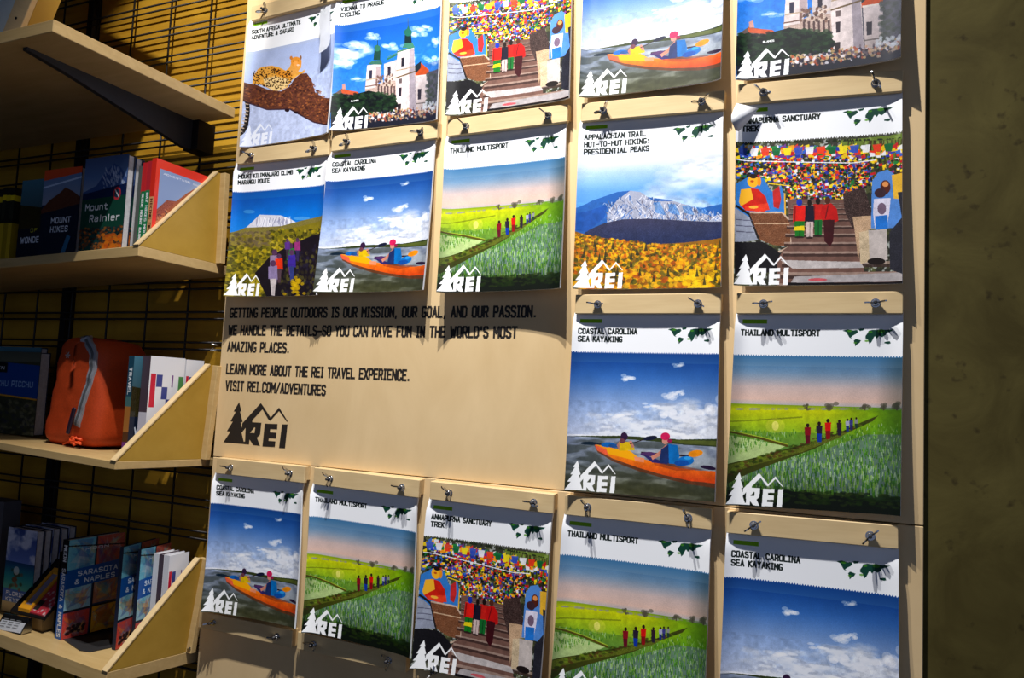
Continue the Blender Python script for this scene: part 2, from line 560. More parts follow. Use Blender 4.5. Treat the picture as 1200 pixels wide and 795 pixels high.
def art_kayak(warm=False):
    A = Art(PW, PH)
    A.grad(UP, .69, [(0, (12, 68, 145)), (.3, (65, 118, 188)), (.6, (145, 172, 215)), (1, (205, 214, 232))])
    side = np.clip(.55 - A.U, 0, .5) * np.clip((A.V - .4) * 3, 0, 1)
    A.blend(side * .5 * (A.V > UP), (215, 215, 235))
    clouds(A, .46, .69, lambda u, v: .36 + .36 * np.clip(u * 1.3, 0, 1) * np.clip(v * 1.6, 0, 1), 3, 70, 2.2, (236, 238, 244))
    clouds(A, .5, .69, lambda u, v: .30 + .24 * v * (u > .25), 13, 60, 3.5)
    q = [(673.7, 367.8), (844.4, 367.8), (838, 588.5), (663, 575)]
    A.view(q, 640, 340, .3269)
    for cx, cy, rx, ry in [(298, 320, 26, 14), (285, 326, 14, 8), (455, 385, 33, 18), (478, 376, 18, 12), (378, 420, 28, 9), (478, 275, 22, 9), (435, 450, 34, 20), (590, 430, 40, 36), (560, 445, 38, 22), (505, 460, 55, 24), (250, 455, 40, 10)]:
        for _ in range(9):
            A.ell(cx + random.gauss(0, rx * .45), cy + random.gauss(0, ry * .35), rx * .4, ry * .45, (248, 248, 252), .4)
    # water
    pts = [(60, 526), (300, 530), (620, 560), (620, 800), (40, 800)]
    A.poly(pts, (150, 160, 182), c2=(66, 66, 38))
    n = fbm(PH, PW, 26, 5, 3, 4.0)
    wm = (A.V > .70)
    A.blend(np.clip((n - .52) * 5, 0, .55) * wm, (205, 210, 212))
    A.blend(np.clip((.46 - n) * 5, 0, .5) * wm, (48, 52, 38))
    A.blend(np.clip((A.V - .84) * 5, 0, .65) * wm, (78, 76, 40))
    A.poly([(90, 526), (280, 526), (400, 535), (480, 540), (620, 538), (620, 566), (500, 560), (400, 548), (280, 538)], (62, 72, 36))
    A.poly([(420, 542), (620, 545), (620, 562), (500, 556)], (110, 118, 48), .7)
    # kayak
    A.poly([(172, 560), (184, 585), (240, 618), (330, 652), (430, 680), (520, 700), (612, 712), (612, 690), (500, 678), (380, 650), (260, 610)], (120, 62, 30), .8)
    A.poly([(172, 556), (182, 578), (240, 608), (330, 640), (420, 666), (520, 688), (610, 695), (610, 652), (540, 650), (470, 640), (400, 624), (330, 604), (280, 582), (225, 566)], (252, 168, 28), c2=(225, 78, 20))
    A.poly([(172, 556), (182, 578), (225, 600), (215, 575)], (235, 95, 80), .8)
    A.poly([(215, 568), (300, 580), (330, 604), (320, 615), (220, 590)], (250, 180, 10))
    A.poly([(315, 600), (352, 606), (350, 622), (318, 616)], (235, 150, 110))
    A.poly([(380, 612), (480, 632), (560, 648), (470, 652), (390, 632)], (150, 60, 30), .5)
    A.line([(125, 553), (300, 560)], 4, (40, 35, 50)); A.ell(155, 553, 32, 6, (28, 48, 62), rot=.03)
    A.ell(222, 558, 26, 9, (20, 110, 185)); A.ell(240, 562, 18, 7, (40, 90, 150))
    A.poly([(252, 560), (262, 545), (280, 542), (285, 575), (262, 580)], (190, 130, 115))
    A.poly([(262, 548), (300, 548), (312, 560), (318, 578), (262, 580)], (225, 190, 20))
    A.line([(300, 545), (312, 568)], 10, (200, 140, 125))
    A.ell(279, 529, 13, 15, (60, 35, 70)); A.ell(272, 545, 10, 9, (120, 70, 80))
    A.line([(300, 556), (350, 540)], 3, (50, 30, 30)); A.ell(373, 535, 25, 8, (30, 35, 60), rot=-.15)
    A.line([(340, 586), (520, 600)], 6, (50, 25, 30)); A.ell(365, 592, 28, 8, (95, 60, 110))
    A.poly([(340, 590), (410, 615), (440, 628), (380, 622)], (60, 50, 110))
    A.line([(435, 562), (405, 592), (378, 606)], 14, (205, 140, 120))
    A.poly([(412, 575), (440, 556), (462, 560), (470, 628), (405, 622)], (40, 60, 110))
    A.poly([(438, 556), (470, 560), (478, 600), (470, 628), (440, 626)], (15, 120, 190))
    A.ell(500, 616, 30, 17, (10, 120, 195), rot=-.1); A.ell(485, 624, 26, 11, (20, 90, 170)); A.ell(508, 606, 14, 6, (60, 160, 220))
    A.ell(427, 545, 12, 12, (205, 145, 130)); A.ell(427, 529, 17, 14, (205, 40, 95)); A.ell(443, 545, 9, 6, (170, 30, 90))
    A.ell(535, 590, 27, 12, (240, 150, 15), rot=-.15); A.ell(582, 640, 30, 7, (50, 30, 60), rot=.15)
    A.view(None)
    header(A, ['COASTAL CAROLINA', 'SEA KAYAKING'])
    vg = np.clip(((A.U - .5) ** 2 + (A.V - .6) ** 2) * .5, 0, .3) * (A.V > UP + .01)
    A.blend(vg, (10, 25, 60))
    paint_emblem(A, (250, 250, 252))
    return A.material('kayaking_print')


def art_fields():
    A = Art(PW, PH)
    hz = .482
    A.grad(UP, hz, [(0, (55, 112, 160)), (.35, (120, 150, 178)), (.65, (205, 185, 180)), (.9, (222, 190, 175)), (1, (190, 185, 185))])
    A.grad(hz, .62, [(0, (140, 165, 35)), (.2, (200, 205, 15)), (1, (150, 185, 40))])
    A.grad(.62, 1.01, [(0, (120, 160, 50)), (.3, (95, 135, 70)), (1, (40, 60, 35))])
    A.blend(np.clip((A.U - .55) * 2, 0, .75) * (A.V > hz) * (A.V < .66), (85, 145, 20))
    q = [(863, 367.8), (1058, 367.8), (1055, 604.7), (851, 592)]
    A.view(q, 840, 340, .3394)
    for i in range(60):
        x = random.uniform(40, 640)
        A.ell(x, 412, random.uniform(4, 14), random.uniform(2, 5), (150, 150, 150), .5)
    # water sheets
    A.poly([(40, 500), (240, 540), (180, 570), (40, 600)], (185, 205, 140))
    A.poly([(40, 655), (100, 625), (330, 570), (520, 500), (640, 500), (640, 720), (300, 690), (150, 670)], (105, 135, 105), c2=(120, 145, 140))
    # rice tufts
    for i in range(2600):
        x = random.uniform(30, 645); y = random.uniform(430, 720)
        on_path = 612 - (x - 40) * .335
        if abs(y - on_path) < 18 + max(0, (300 - x)) * .06: continue
        if y < on_path and y < 490: continue
        if y > on_path and y < 470: continue
        s = (y - 400) / 300
        L = 5 + 16 * s
        g = random.choice([(70, 135, 35), (110, 165, 50), (150, 190, 90), (55, 105, 35), (190, 215, 170)])
        A.line([(x, y), (x + random.uniform(-3, 3), y - L)], 1.5 + 2.5 * s, g, .75)
    # dykes and path
    A.line([(42, 455), (150, 450), (300, 440)], 5, (120, 130, 20), .7)
    A.line([(42, 488), (150, 512), (250, 540)], 8, (95, 85, 25))
    A.line([(42, 484), (150, 507), (250, 534)], 3, (170, 190, 60))
    A.poly([(38, 600), (140, 578), (280, 540), (420, 497), (510, 455), (560, 435), (540, 455), (460, 492), (340, 550), (200, 600), (110, 635), (38, 668)], (74, 78, 22))
    A.poly([(38, 604), (140, 582), (280, 546), (420, 502), (505, 462), (430, 510), (300, 560), (150, 600), (38, 635)], (104, 112, 34), noise=14)
    for i in range(140):
        t = random.random(); x = 45 + t * 470; y = 625 - t * 165 + random.uniform(-14, 14) * (1 - t * .6)
        A.ell(x, y, 9 * (1 - t * .5), 5 * (1 - t * .5), random.choice([(60, 80, 15), (125, 150, 40), (45, 50, 15), (90, 60, 30)]), .6)
    A.poly([(38, 790), (38, 690), (200, 690), (640, 735), (640, 790)], (25, 32, 22))
    for i in range(260):
        x = random.uniform(60, 640); y = 700 + (x - 60) * .05 + random.uniform(-18, 26)
        A.ell(x, y, 12, 5, random.choice([(45, 75, 15), (80, 100, 30), (22, 35, 18)]), .6)
    for x, s in [(316, .8), (392, 1.4), (515, 1.1), (578, 1.0), (622, 1.4)]:
        A.line([(x, 418), (x, 404)], 4, (90, 75, 60))
        for _ in range(7): A.ell(x + random.gauss(0, 6 * s), 404 + random.gauss(0, 5 * s), 7 * s, 5 * s, (92, 88, 72), .6)
    A.ell(205, 470, 12, 16, (255, 245, 150), .7); A.ell(205, 470, 34, 26, (250, 240, 120), .25)
    for x, y, h, c, c2 in [(318, 496, 70, (150, 20, 40), (110, 20, 45)), (358, 490, 70, (50, 40, 60), (20, 60, 160)), (388, 480, 70, (210, 30, 20), (150, 20, 30)), (427, 476, 54, (60, 40, 50), (50, 40, 60)), (455, 467, 44, (170, 170, 190), (40, 60, 130)), (468, 463, 42, (70, 70, 140), (50, 50, 110)), (485, 459, 38, (150, 150, 150), (40, 70, 60))]:
        A.poly([(x - h * .16, y - h * .3), (x + h * .16, y - h * .3), (x + h * .13, y + h * .12), (x - h * .13, y + h * .12)], c)
        A.poly([(x - h * .13, y + h * .1), (x + h * .13, y + h * .1), (x + h * .1, y + h * .52), (x - h * .08, y + h * .52)], c2)
        A.ell(x, y - h * .39, h * .085, h * .1, (50, 30, 25))
    A.view(None)
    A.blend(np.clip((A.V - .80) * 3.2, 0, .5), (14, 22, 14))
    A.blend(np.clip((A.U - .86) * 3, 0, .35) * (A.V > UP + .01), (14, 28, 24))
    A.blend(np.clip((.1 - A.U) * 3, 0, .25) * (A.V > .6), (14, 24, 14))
    header(A, ['THAILAND MULTISPORT'])
    paint_emblem(A, (250, 250, 252))
    return A.material('rice_field_print')


def art_stairs():
    A = Art(PW, PH, (55, 55, 45))
    q = [(863.6, 122), (1057, 107), (1057, 332.7), (860.4, 335)]
    A.view(q, 855, 160, .2265)
    n = fbm(PH, PW, 22, 21, 4)
    A.blend(np.clip((n - .5) * 6, 0, .8), (95, 100, 60))
    A.blend(np.clip((fbm(PH, PW, 14, 22, 3) - .58) * 8, 0, .8), (190, 195, 190))
    A.poly([(560, 30), (900, 0), (900, 160), (700, 130)], (120, 150, 40), .7)
    for i in range(70):
        x = random.uniform(40, 300); y = random.uniform(50, 210)
        A.line([(x, y), (x + random.uniform(-30, 30), y + random.uniform(20, 60))], 5, (25, 25, 15), .8)
    for i in range(24):
        x = random.uniform(620, 890); A.line([(x, 30), (x + random.uniform(-60, 60), 260)], 7, (60, 50, 25), .7)
    FL = [(235, 200, 20), (230, 60, 30), (40, 60, 170), (30, 130, 60), (235, 235, 240), (245, 160, 30), (120, 60, 150), (250, 220, 40), (60, 110, 200), (200, 30, 40)]
    for i in range(2000):
        t = random.random()
        x = random.uniform(40, 900)
        lim = 235 if x < 290 else 330 - abs(x - 520) * .25
        y = random.uniform(55, lim)
        if 300 < x < 660 and random.random() < .25: y = random.uniform(250, 345)
        dens = 1 if 230 < x < 700 else .4
        if random.random() > dens: continue
        s = random.uniform(7, 13) if y > 110 else random.uniform(11, 20)
        r = random.uniform(-.5, .5); c, d = math.cos(r) * s, math.sin(r) * s
        A.poly([(x - c, y - d * .8), (x + c * .6, y + d - s * .5), (x + c * .8, y + s * .8), (x - c * .7, y + s * .9)], random.choice(FL), .95)
    for i in range(420):
        x = random.uniform(40, 890); y = random.uniform(120, 345)
        if x < 290 and y > 230: continue
        A.ell(x, y, random.uniform(4, 10), random.uniform(3, 8), random.choice([(30, 35, 20), (45, 50, 30), (25, 20, 30), (70, 75, 50)]), .85)
    for i in range(14):
        x = 70 + i * 58; y = 92 - i * 2
        s = 24
        A.poly([(x - s, y - 16), (x + s, y - 20), (x + s * .7, y + 20), (x - s * .6, y + 22)], [(60, 90, 190), (235, 235, 240), (230, 70, 40), (20, 110, 60), (240, 220, 40)][i % 5], .95)
    A.line([(40, 135), (250, 138), (640, 145), (760, 130)], 5, (235, 235, 240))
    A.line([(200, 250), (320, 262)], 5, (250, 210, 40))
    for k in range(60):
        x = random.uniform(30, 900); A.poly([(x, 52 - x * .03), (x + 16, 52 - x * .03), (x + 8, 20)], (30, 40, 20))
    # left shrine and seated statue
    A.poly([(34, 410), (34, 260), (100, 215), (180, 225), (210, 280), (235, 300), (270, 260), (290, 320), (285, 440), (100, 420)], (60, 130, 200))
    A.poly([(225, 290), (260, 262), (270, 330), (258, 380), (230, 370)], (190, 50, 50)); A.line([(288, 300), (292, 440)], 8, (230, 180, 60))
    A.poly([(60, 290), (100, 275), (150, 280), (190, 320), (205, 380), (180, 395), (85, 390), (55, 365), (75, 330)], (205, 40, 20))
    A.poly([(60, 285), (110, 275), (125, 330), (90, 350), (60, 370), (50, 350)], (235, 180, 50))
    A.poly([(80, 370), (200, 350), (210, 385), (150, 395), (80, 390)], (225, 70, 40)); A.ell(125, 372, 25, 8, (240, 180, 70))
    A.ell(122, 240, 30, 32, (240, 180, 40)); A.ell(124, 214, 20, 12, (40, 25, 20)); A.ell(155, 240, 10, 24, (230, 150, 30)); A.ell(118, 240, 10, 6, (190, 90, 30))
    A.poly([(30, 380), (105, 425), (150, 540), (30, 555)], (150, 155, 170)); A.line([(35, 370), (105, 410), (150, 530)], 12, (40, 35, 35))
    for yy in (440, 470, 500): A.line([(35, yy), (130, yy)], 4, (90, 90, 110))
    A.poly([(100, 395), (270, 395), (330, 450), (320, 572), (230, 565), (160, 540)], (125, 82, 55), noise=22)
    A.line([(105, 400), (275, 398), (330, 455), (320, 570), (255, 600)], 9, (205, 180, 160)); A.line([(130, 455), (330, 455)], 6, (200, 170, 140))
    A.poly([(30, 555), (170, 548), (215, 570), (270, 610), (260, 700), (30, 720)], (30, 28, 32), noise=8)
    # steps
    A.poly([(300, 330), (620, 330), (680, 560), (700, 700), (900, 700), (900, 780), (250, 780), (250, 640), (280, 590), (325, 560)], (120, 90, 80))
    for k in range(12):
        t = k / 11; y = 350 + t ** 1.6 * 410; x0 = 330 - t * 70; x1 = 600 + t * (110 if t < .8 else 290)
        hh = 2 + 18 * t * t
        A.poly([(x0, y), (x1, y), (x1, y + hh), (x0, y + hh)], (168, 146, 134), .8)
        A.poly([(x0, y + hh), (x1, y + hh), (x1, y + hh + 3 + 16 * t), (x0, y + hh + 3 + 16 * t)], (66, 48, 44), .8)
    A.poly([(265, 640), (680, 650), (700, 680), (330, 684)], (190, 182, 180)); A.poly([(340, 724), (900, 705), (900, 750), (320, 755)], (172, 165, 165)); A.poly([(300, 755), (900, 752), (900, 780), (300, 780)], (28, 22, 26))
    A.ell(460, 740, 50, 8, (200, 60, 70), .7)
    # right wall, person, pedestal
    A.poly([(590, 300), (700, 270), (740, 400), (740, 480), (640, 480), (600, 390)], (70, 52, 48), noise=26)
    A.poly([(640, 420), (740, 415), (745, 480), (690, 500), (670, 640), (650, 480)], (190, 160, 130), noise=18)
    A.poly([(735, 480), (740, 240), (770, 195), (820, 180), (870, 220), (905, 230), (905, 480)], (90, 140, 205))
    A.poly([(840, 210), (905, 200), (905, 340), (850, 330)], (225, 180, 60)); A.ell(808, 270, 26, 36, (90, 40, 30)); A.ell(808, 255, 16, 14, (220, 150, 90))
    A.poly([(870, 300), (905, 300), (905, 720), (830, 690), (830, 500), (890, 430)], (48, 48, 58), noise=10)
    A.poly([(750, 330), (835, 325), (828, 400), (815, 480), (755, 480), (745, 400)], (215, 210, 225)); A.ell(782, 300, 30, 24, (70, 45, 55)); A.ell(790, 380, 22, 30, (120, 100, 120))
    A.poly([(755, 418), (820, 412), (820, 482), (758, 488)], (40, 120, 200))
    A.poly([(720, 490), (815, 485), (820, 640), (715, 655)], (190, 180, 175)); A.poly([(675, 500), (722, 490), (728, 650), (680, 660)], (200, 180, 150), noise=15)
    A.ell(762, 648, 46, 18, (38, 28, 26))
    # walkers
    def walker(x, y, top, bot, w=1.0, head=(40, 25, 20), skirt=None):
        A.poly([(x - 30 * w, y), (x + 30 * w, y), (x + 36 * w, y + 85), (x - 34 * w, y + 85)], top)
        A.poly([(x - 26 * w, y + 80), (x + 28 * w, y + 80), (x + 24 * w, y + 160), (x - 22 * w, y + 160)], bot)
        A.line([(x - 22 * w, y + 6), (x - 26 * w, y + 84)], 9 * w, tuple(int(c * .6) for c in top), .8)
        A.line([(x + 4 * w, y + 84), (x + 2 * w, y + 158)], 6 * w, tuple(int(c * .55) for c in bot), .8)
        A.ell(x, y + 162, 26 * w, 6, (45, 30, 28), .8)
        A.ell(x, y - 16, 15 * w, 19, head)
    walker(365, 362, (215, 35, 25), (30, 120, 40), 1.0, (30, 60, 170)); A.poly([(340, 470), (390, 465), (392, 490), (335, 490)], (225, 200, 30))
    walker(462, 355, (200, 40, 30), (25, 110, 50), .8)
    walker(418, 365, (35, 30, 50), (200, 180, 175), .72)
    A.poly([(485, 360), (530, 350), (560, 380), (568, 440), (545, 450), (485, 440), (475, 400)], (190, 25, 22)); A.poly([(490, 435), (548, 435), (540, 545), (525, 572), (495, 545)], (70, 20, 28)); A.ell(512, 336, 15, 19, (90, 50, 35))
    A.line([(515, 360), (500, 430)], 6, (120, 15, 20))
    A.view(None)
    header(A, ['ANNAPURNA SANCTUARY', 'TREK'])
    paint_emblem(A, (248, 248, 252))
    return A.material('temple_stair_print')


def art_church():
    A = Art(PW, PH)
    A.grad(UP, 1.01, [(0, (30, 95, 185)), (.4, (45, 125, 215)), (.8, (80, 150, 225)), (1, (90, 150, 220))])
    clouds(A, UP, .8, lambda u, v: .40 + .1 * np.sin(u * 7 + 1), 33, 110, 2.0, (238, 242, 248), sharp=6)
    q = [pr((.293, -.006, 2.455)), pr((.585, -.006, 2.455)), (512.4, 140.4), (389, 154)]
    A.view(q, 390, 20, .1698)
    for cx, cy, rx, ry in [(150, 200, 90, 40), (90, 260, 80, 40), (100, 340, 70, 40), (280, 150, 50, 30), (580, 110, 60, 40), (710, 180, 40, 35), (700, 310, 55, 30), (175, 435, 45, 14), (400, 210, 60, 30), (640, 90, 50, 20)]:
        for _ in range(14):
            A.ell(cx + random.gauss(0, rx * .5), cy + random.gauss(0, ry * .4), rx * .4, ry * .4, (235, 238, 245), .3)
    W = (222, 208, 205); Sx = (150, 130, 135)
    # right darker blocks and rotunda
    A.poly([(555, 400), (760, 370), (760, 720), (555, 720)], (92, 90, 100))
    A.poly([(560, 380), (605, 325), (660, 372), (655, 405), (560, 420)], (205, 85, 35)); A.poly([(550, 350), (605, 310), (600, 360), (560, 400)], (35, 50, 60))
    A.poly([(568, 410), (655, 402), (650, 640), (570, 650)], W, c2=(190, 175, 170)); A.line([(565, 415), (658, 405)], 10, (235, 225, 215)); A.poly([(580, 500), (605, 498), (602, 570), (580, 572)], (55, 50, 60))
    A.line([(560, 600), (655, 590)], 8, (120, 110, 105))
    # nave and towers
    A.poly([(345, 330), (440, 300), (440, 560), (345, 560)], (205, 195, 195)); A.line([(365, 300), (445, 262)], 12, (60, 120, 90)); A.line([(370, 285), (440, 252)], 5, (90, 140, 100))
    A.poly([(370, 350), (390, 345), (390, 410), (370, 412)], (60, 55, 70))
    A.poly([(215, 480), (430, 440), (440, 660), (215, 640)], (182, 160, 150), noise=22)
    A.poly([(230, 340), (325, 330), (325, 430), (285, 490), (215, 500)], W); A.poly([(290, 350), (325, 345), (320, 440), (285, 470)], Sx, .6)
    A.poly([(245, 375), (265, 372), (262, 430), (243, 432)], (60, 60, 80)); A.line([(222, 440), (320, 425)], 8, (190, 170, 150)); A.line([(215, 485), (300, 470)], 7, (120, 90, 80))
    A.poly([(235, 335), (262, 310), (325, 305), (335, 335)], (70, 120, 105)); A.poly([(272, 305), (280, 240), (300, 200), (322, 240), (320, 305)], (40, 80, 70)); A.ell(300, 225, 22, 22, (60, 120, 100)); A.line([(303, 205), (303, 170)], 4, (40, 70, 60))
    A.poly([(440, 240), (555, 220), (562, 400), (565, 700), (430, 660), (425, 440)], W); A.poly([(520, 235), (555, 225), (565, 690), (520, 690)], (150, 140, 150), .75)
    A.poly([(466, 290), (486, 286), (484, 345), (464, 348)], (50, 50, 60)); A.poly([(448, 430), (470, 428), (468, 460), (447, 462)], (110, 95, 95)); A.poly([(446, 490), (466, 488), (464, 545), (446, 548)], (60, 50, 60)); A.poly([(438, 600), (462, 598), (460, 660), (438, 662)], (55, 45, 50))
    A.line([(425, 425), (565, 380)], 9, (120, 100, 75)); A.line([(430, 375), (560, 350)], 6, (170, 150, 120)); A.line([(435, 250), (560, 215)], 10, (75, 125, 100))
    A.poly([(470, 225), (490, 190), (545, 185), (560, 220)], (70, 130, 110)); A.poly([(488, 190), (492, 130), (535, 125), (540, 188)], (30, 55, 55)); A.ell(514, 118, 28, 26, (45, 110, 95)); A.poly([(502, 100), (526, 98), (518, 70)], (50, 110, 95)); A.line([(515, 75), (515, 20)], 4, (70, 90, 90))
    for i in range(60):
        x = random.uniform(290, 425); y = random.uniform(400, 480) ; A.ell(x, y + (425 - x) * .1, 7, 9, random.choice([(120, 90, 80), (215, 195, 180), (80, 60, 55)]), .8)
    for k in range(6): A.poly([(300 + k * 22, 480), (310 + k * 22, 478), (310 + k * 22, 540), (300 + k * 22, 540)], (95, 75, 75))
    # left roofs, trees, crowd
    A.poly([(20, 540), (60, 500), (170, 525), (180, 545), (170, 620), (20, 620)], (110, 95, 90)); A.poly([(55, 505), (165, 520), (185, 545), (60, 532)], (195, 95, 60)); A.poly([(62, 475), (80, 465), (85, 505), (62, 505)], (200, 150, 140))
    A.poly([(5, 560), (60, 530), (100, 560), (170, 530), (240, 510), (330, 530), (420, 560), (440, 610), (400, 670), (200, 720), (0, 720)], (28, 40, 36), noise=12)
    for i in range(420):
        x = random.uniform(10, 430); y = random.uniform(520, 680)
        if y < 520 + abs(x - 280) * .1: continue
        A.ell(x, y, 13, 9, random.choice([(25, 42, 30), (35, 62, 38), (18, 24, 30), (50, 75, 50)]), .6)
    for i in range(200):
        x = random.uniform(640, 770); y = random.uniform(400, 620); A.ell(x, y, 12, 12, random.choice([(60, 70, 55), (85, 90, 90), (105, 105, 115)]), .5)
    A.poly([(0, 790), (0, 715), (250, 690), (770, 640), (770, 790)], (38, 40, 54))
    for i in range(520):
        x = random.uniform(240, 765); y = 690 - (x - 240) * .10 + random.gauss(0, 15)
        A.ell(x, y, random.uniform(4, 9), random.uniform(5, 11), random.choice([(200, 175, 150), (60, 50, 60), (120, 105, 110), (225, 220, 225), (180, 90, 60), (40, 40, 60), (190, 160, 110)]), .8)
    for i in range(30):
        A.ell(random.uniform(620, 740), random.uniform(590, 640), 8, 9, (215, 220, 225), .7)
    A.text('BLAMES', .17, .8, .07, .012, (235, 235, 235), .25)
    A.view(None)
    header(A, ['VIENNA TO PRAGUE', 'CYCLING'])
    A.blend(np.clip((A.U - .6) * .8, 0, .3) * (A.V > .6), (40, 42, 60))
    paint_emblem(A, (250, 250, 252))
    return A.material('church_print')


def art_leopard():
    A = Art(PW, PH, (178, 190, 222))
    n = fbm(PH, PW, 200, 44, 3)
    A.blend(n * .5, (165, 182, 218))
    A.blend(np.clip((A.V - .3) * .6, 0, .3), (225, 225, 238))
    q = [(293.8, 24.5), (399, -1), (384.4, 156), (283.6, 173.3)]
    A.view(q, 280, 60, .1446)
    A.line([(72, 430), (75, 500), (68, 570), (62, 620), (40, 670), (20, 700)], 24, (40, 30, 25))
    for k in range(9): A.ell(70 - k * k * .6, 450 + k * 27, 12, 5, (190, 170, 150))
    branch = [(50, 285), (130, 290), (230, 330), (330, 340), (400, 300), (440, 240), (490, 200), (540, 195), (580, 250), (610, 350), (680, 390), (760, 405), (760, 610), (700, 605), (600, 580), (500, 530), (400, 480), (300, 480), (220, 485), (130, 450), (45, 430)]
    A.poly(branch, (108, 66, 50))
    for i in range(1500):
        x = random.uniform(50, 750); y = random.uniform(200, 610)
        if x < 400 and not (300 + (x - 50) * .12 < y < 440 + (x - 50) * .12): continue
        if x >= 400:
            lo = 215 + max(0, x - 540) * 1.1 + max(0, 500 - x) * .9; lo = min(lo, 420)
            hi = 470 + (x - 400) * .42
            if not (lo < y < hi): continue
        A.ell(x, y, random.uniform(5, 13), random.uniform(3, 7), random.choice([(150, 92, 55), (85, 48, 42), (185, 118, 70), (60, 35, 38), (120, 70, 60)]), .6, rot=random.uniform(-.8, .8))
    A.line([(50, 430), (220, 485), (400, 478), (600, 580), (760, 610)], 10, (55, 35, 50), .8)
    A.ell(380, 488, 20, 12, (45, 30, 40)); A.ell(455, 505, 16, 10, (45, 30, 40))
    # leopard
    A.poly([(105, 285), (115, 220), (150, 165), (185, 145), (260, 135), (320, 150), (370, 175), (400, 150), (420, 100), (500, 90), (495, 150), (470, 180), (500, 185), (520, 165), (525, 190), (480, 205), (420, 250), (380, 310), (320, 335), (270, 335), (220, 310), (170, 290)], (222, 165, 75))
    A.poly([(190, 240), (280, 220), (380, 240), (400, 260), (370, 310), (310, 335), (260, 330), (200, 290)], (240, 215, 165), .8)
    A.poly([(260, 150), (370, 180), (440, 200), (400, 240), (300, 210)], (215, 140, 45), .7)
    A.ell(455, 105, 44, 42, (222, 150, 60)); A.ell(415, 72, 12, 16, (200, 130, 60)); A.ell(492, 70, 9, 18, (150, 110, 80)); A.ell(450, 118, 18, 20, (240, 170, 90)); A.ell(470, 130, 12, 8, (230, 200, 170))
    A.poly([(395, 160), (430, 130), (480, 150), (470, 190), (420, 210)], (220, 160, 80)); A.ell(432, 98, 5, 4, (40, 20, 10)); A.ell(472, 96, 5, 4, (40, 20, 10))
    for i in range(330):
        x = random.uniform(115, 420); y = random.uniform(150, 330)
        if y < 150 + abs(x - 240) * .15 or y > 300 + (x - 150) * .15 or (x > 340 and y > 300) or (x < 170 and y < 180) or y > 290 and x < 190: continue
        A.ell(x, y, random.uniform(3, 6.5), random.uniform(3, 6), (52, 32, 18), .9)
    A.view(None)
    header(A, ['SOUTH AFRICA ULTIMATE', 'ADVENTURE & SAFARI'], .265, False)
    paint_emblem(A, (235, 238, 245), dim=.9)
    return A.material('leopard_print')


def art_volcano():
    A = Art(PW, PH)
    A.grad(UP, .62, [(0, (5, 80, 165)), (.5, (15, 120, 205)), (1, (40, 140, 215))])
    q = [(277.7, 192.7), (384.6, 181.4), (371, 347), (265, 347.4)]
    A.view(q, 250, 160, .2516)
    A.ell(158, 358, 26, 9, (110, 170, 220), .5); A.ell(400, 390, 40, 8, (130, 180, 225), .5)
    A.poly([(140, 435), (205, 372), (300, 375), (345, 392), (380, 412), (300, 440)], (205, 205, 215))
    for i in range(60):
        x = random.uniform(180, 350); A.line([(x, random.uniform(380, 400)), (x + random.uniform(-16, 6), random.uniform(405, 432))], 4, random.choice([(165, 165, 185), (235, 235, 240), (140, 140, 165)]), .7)
    A.poly([(60, 470), (140, 432), (300, 425), (400, 400), (510, 380), (510, 470), (300, 500), (80, 520)], (128, 118, 62), noise=16)
    A.poly([(60, 480), (200, 460), (400, 425), (510, 400), (510, 780), (50, 780)], (132, 120, 35))
    for i in range(1500):
        x = random.uniform(60, 510); y = random.uniform(440, 750)
        if y < 440 + (300 - x) * .1: continue
        c = random.choice([(170, 150, 30), (120, 115, 30), (90, 85, 35), (195, 175, 60), (60, 60, 25)])
        if y < 520 and x < 250: c = random.choice([(120, 105, 80), (150, 135, 70), (90, 80, 60)])
        A.ell(x, y, random.uniform(4, 12), random.uniform(4, 9), c, .7)
    A.poly([(230, 740), (180, 640), (250, 560), (330, 520), (450, 470), (510, 460), (510, 780), (230, 780)], (34, 28, 38))
    for i in range(260):
        x = random.uniform(290, 510); y = random.uniform(450, 740)
        if y < 640 - (x - 200) * .5: continue
        A.ell(x, y, 7, 9, random.choice([(60, 55, 40), (30, 25, 40), (95, 90, 45), (45, 40, 60)]), .7)
    for x, y, s, c, c2 in [(270, 560, 1.2, (150, 130, 160), (170, 160, 170)), (290, 575, 1.0, (215, 60, 30), (90, 70, 80)), (345, 530, 1.1, (40, 130, 60), (140, 90, 150)), (350, 560, 1.1, (70, 50, 150), (60, 70, 130)), (378, 500, .8, (150, 60, 120), (60, 50, 90)), (330, 500, .7, (100, 60, 140), (70, 60, 70)), (262, 610, 1.2, (140, 125, 160), (190, 180, 180))]:
        A.poly([(x - 18 * s, y), (x + 16 * s, y - 4), (x + 18 * s, y + 50 * s), (x - 18 * s, y + 46 * s)], c)
        A.poly([(x - 12 * s, y + 46 * s), (x + 12 * s, y + 46 * s), (x + 6 * s, y + 110 * s), (x - 6 * s, y + 108 * s)], c2)
        A.ell(x, y - 12 * s, 11 * s, 12 * s, (90, 60, 90))
    for k in range(40): A.ell(375 + random.gauss(0, 16), 705 + random.gauss(0, 26), 9, 7, (200, 165, 20), .7)
    A.view(None)
    header(A, ['MOUNT KILIMANJARO CLIMB', 'MARANGU ROUTE'])
    paint_emblem(A, (250, 250, 252))
    return A.material('volcano_print')


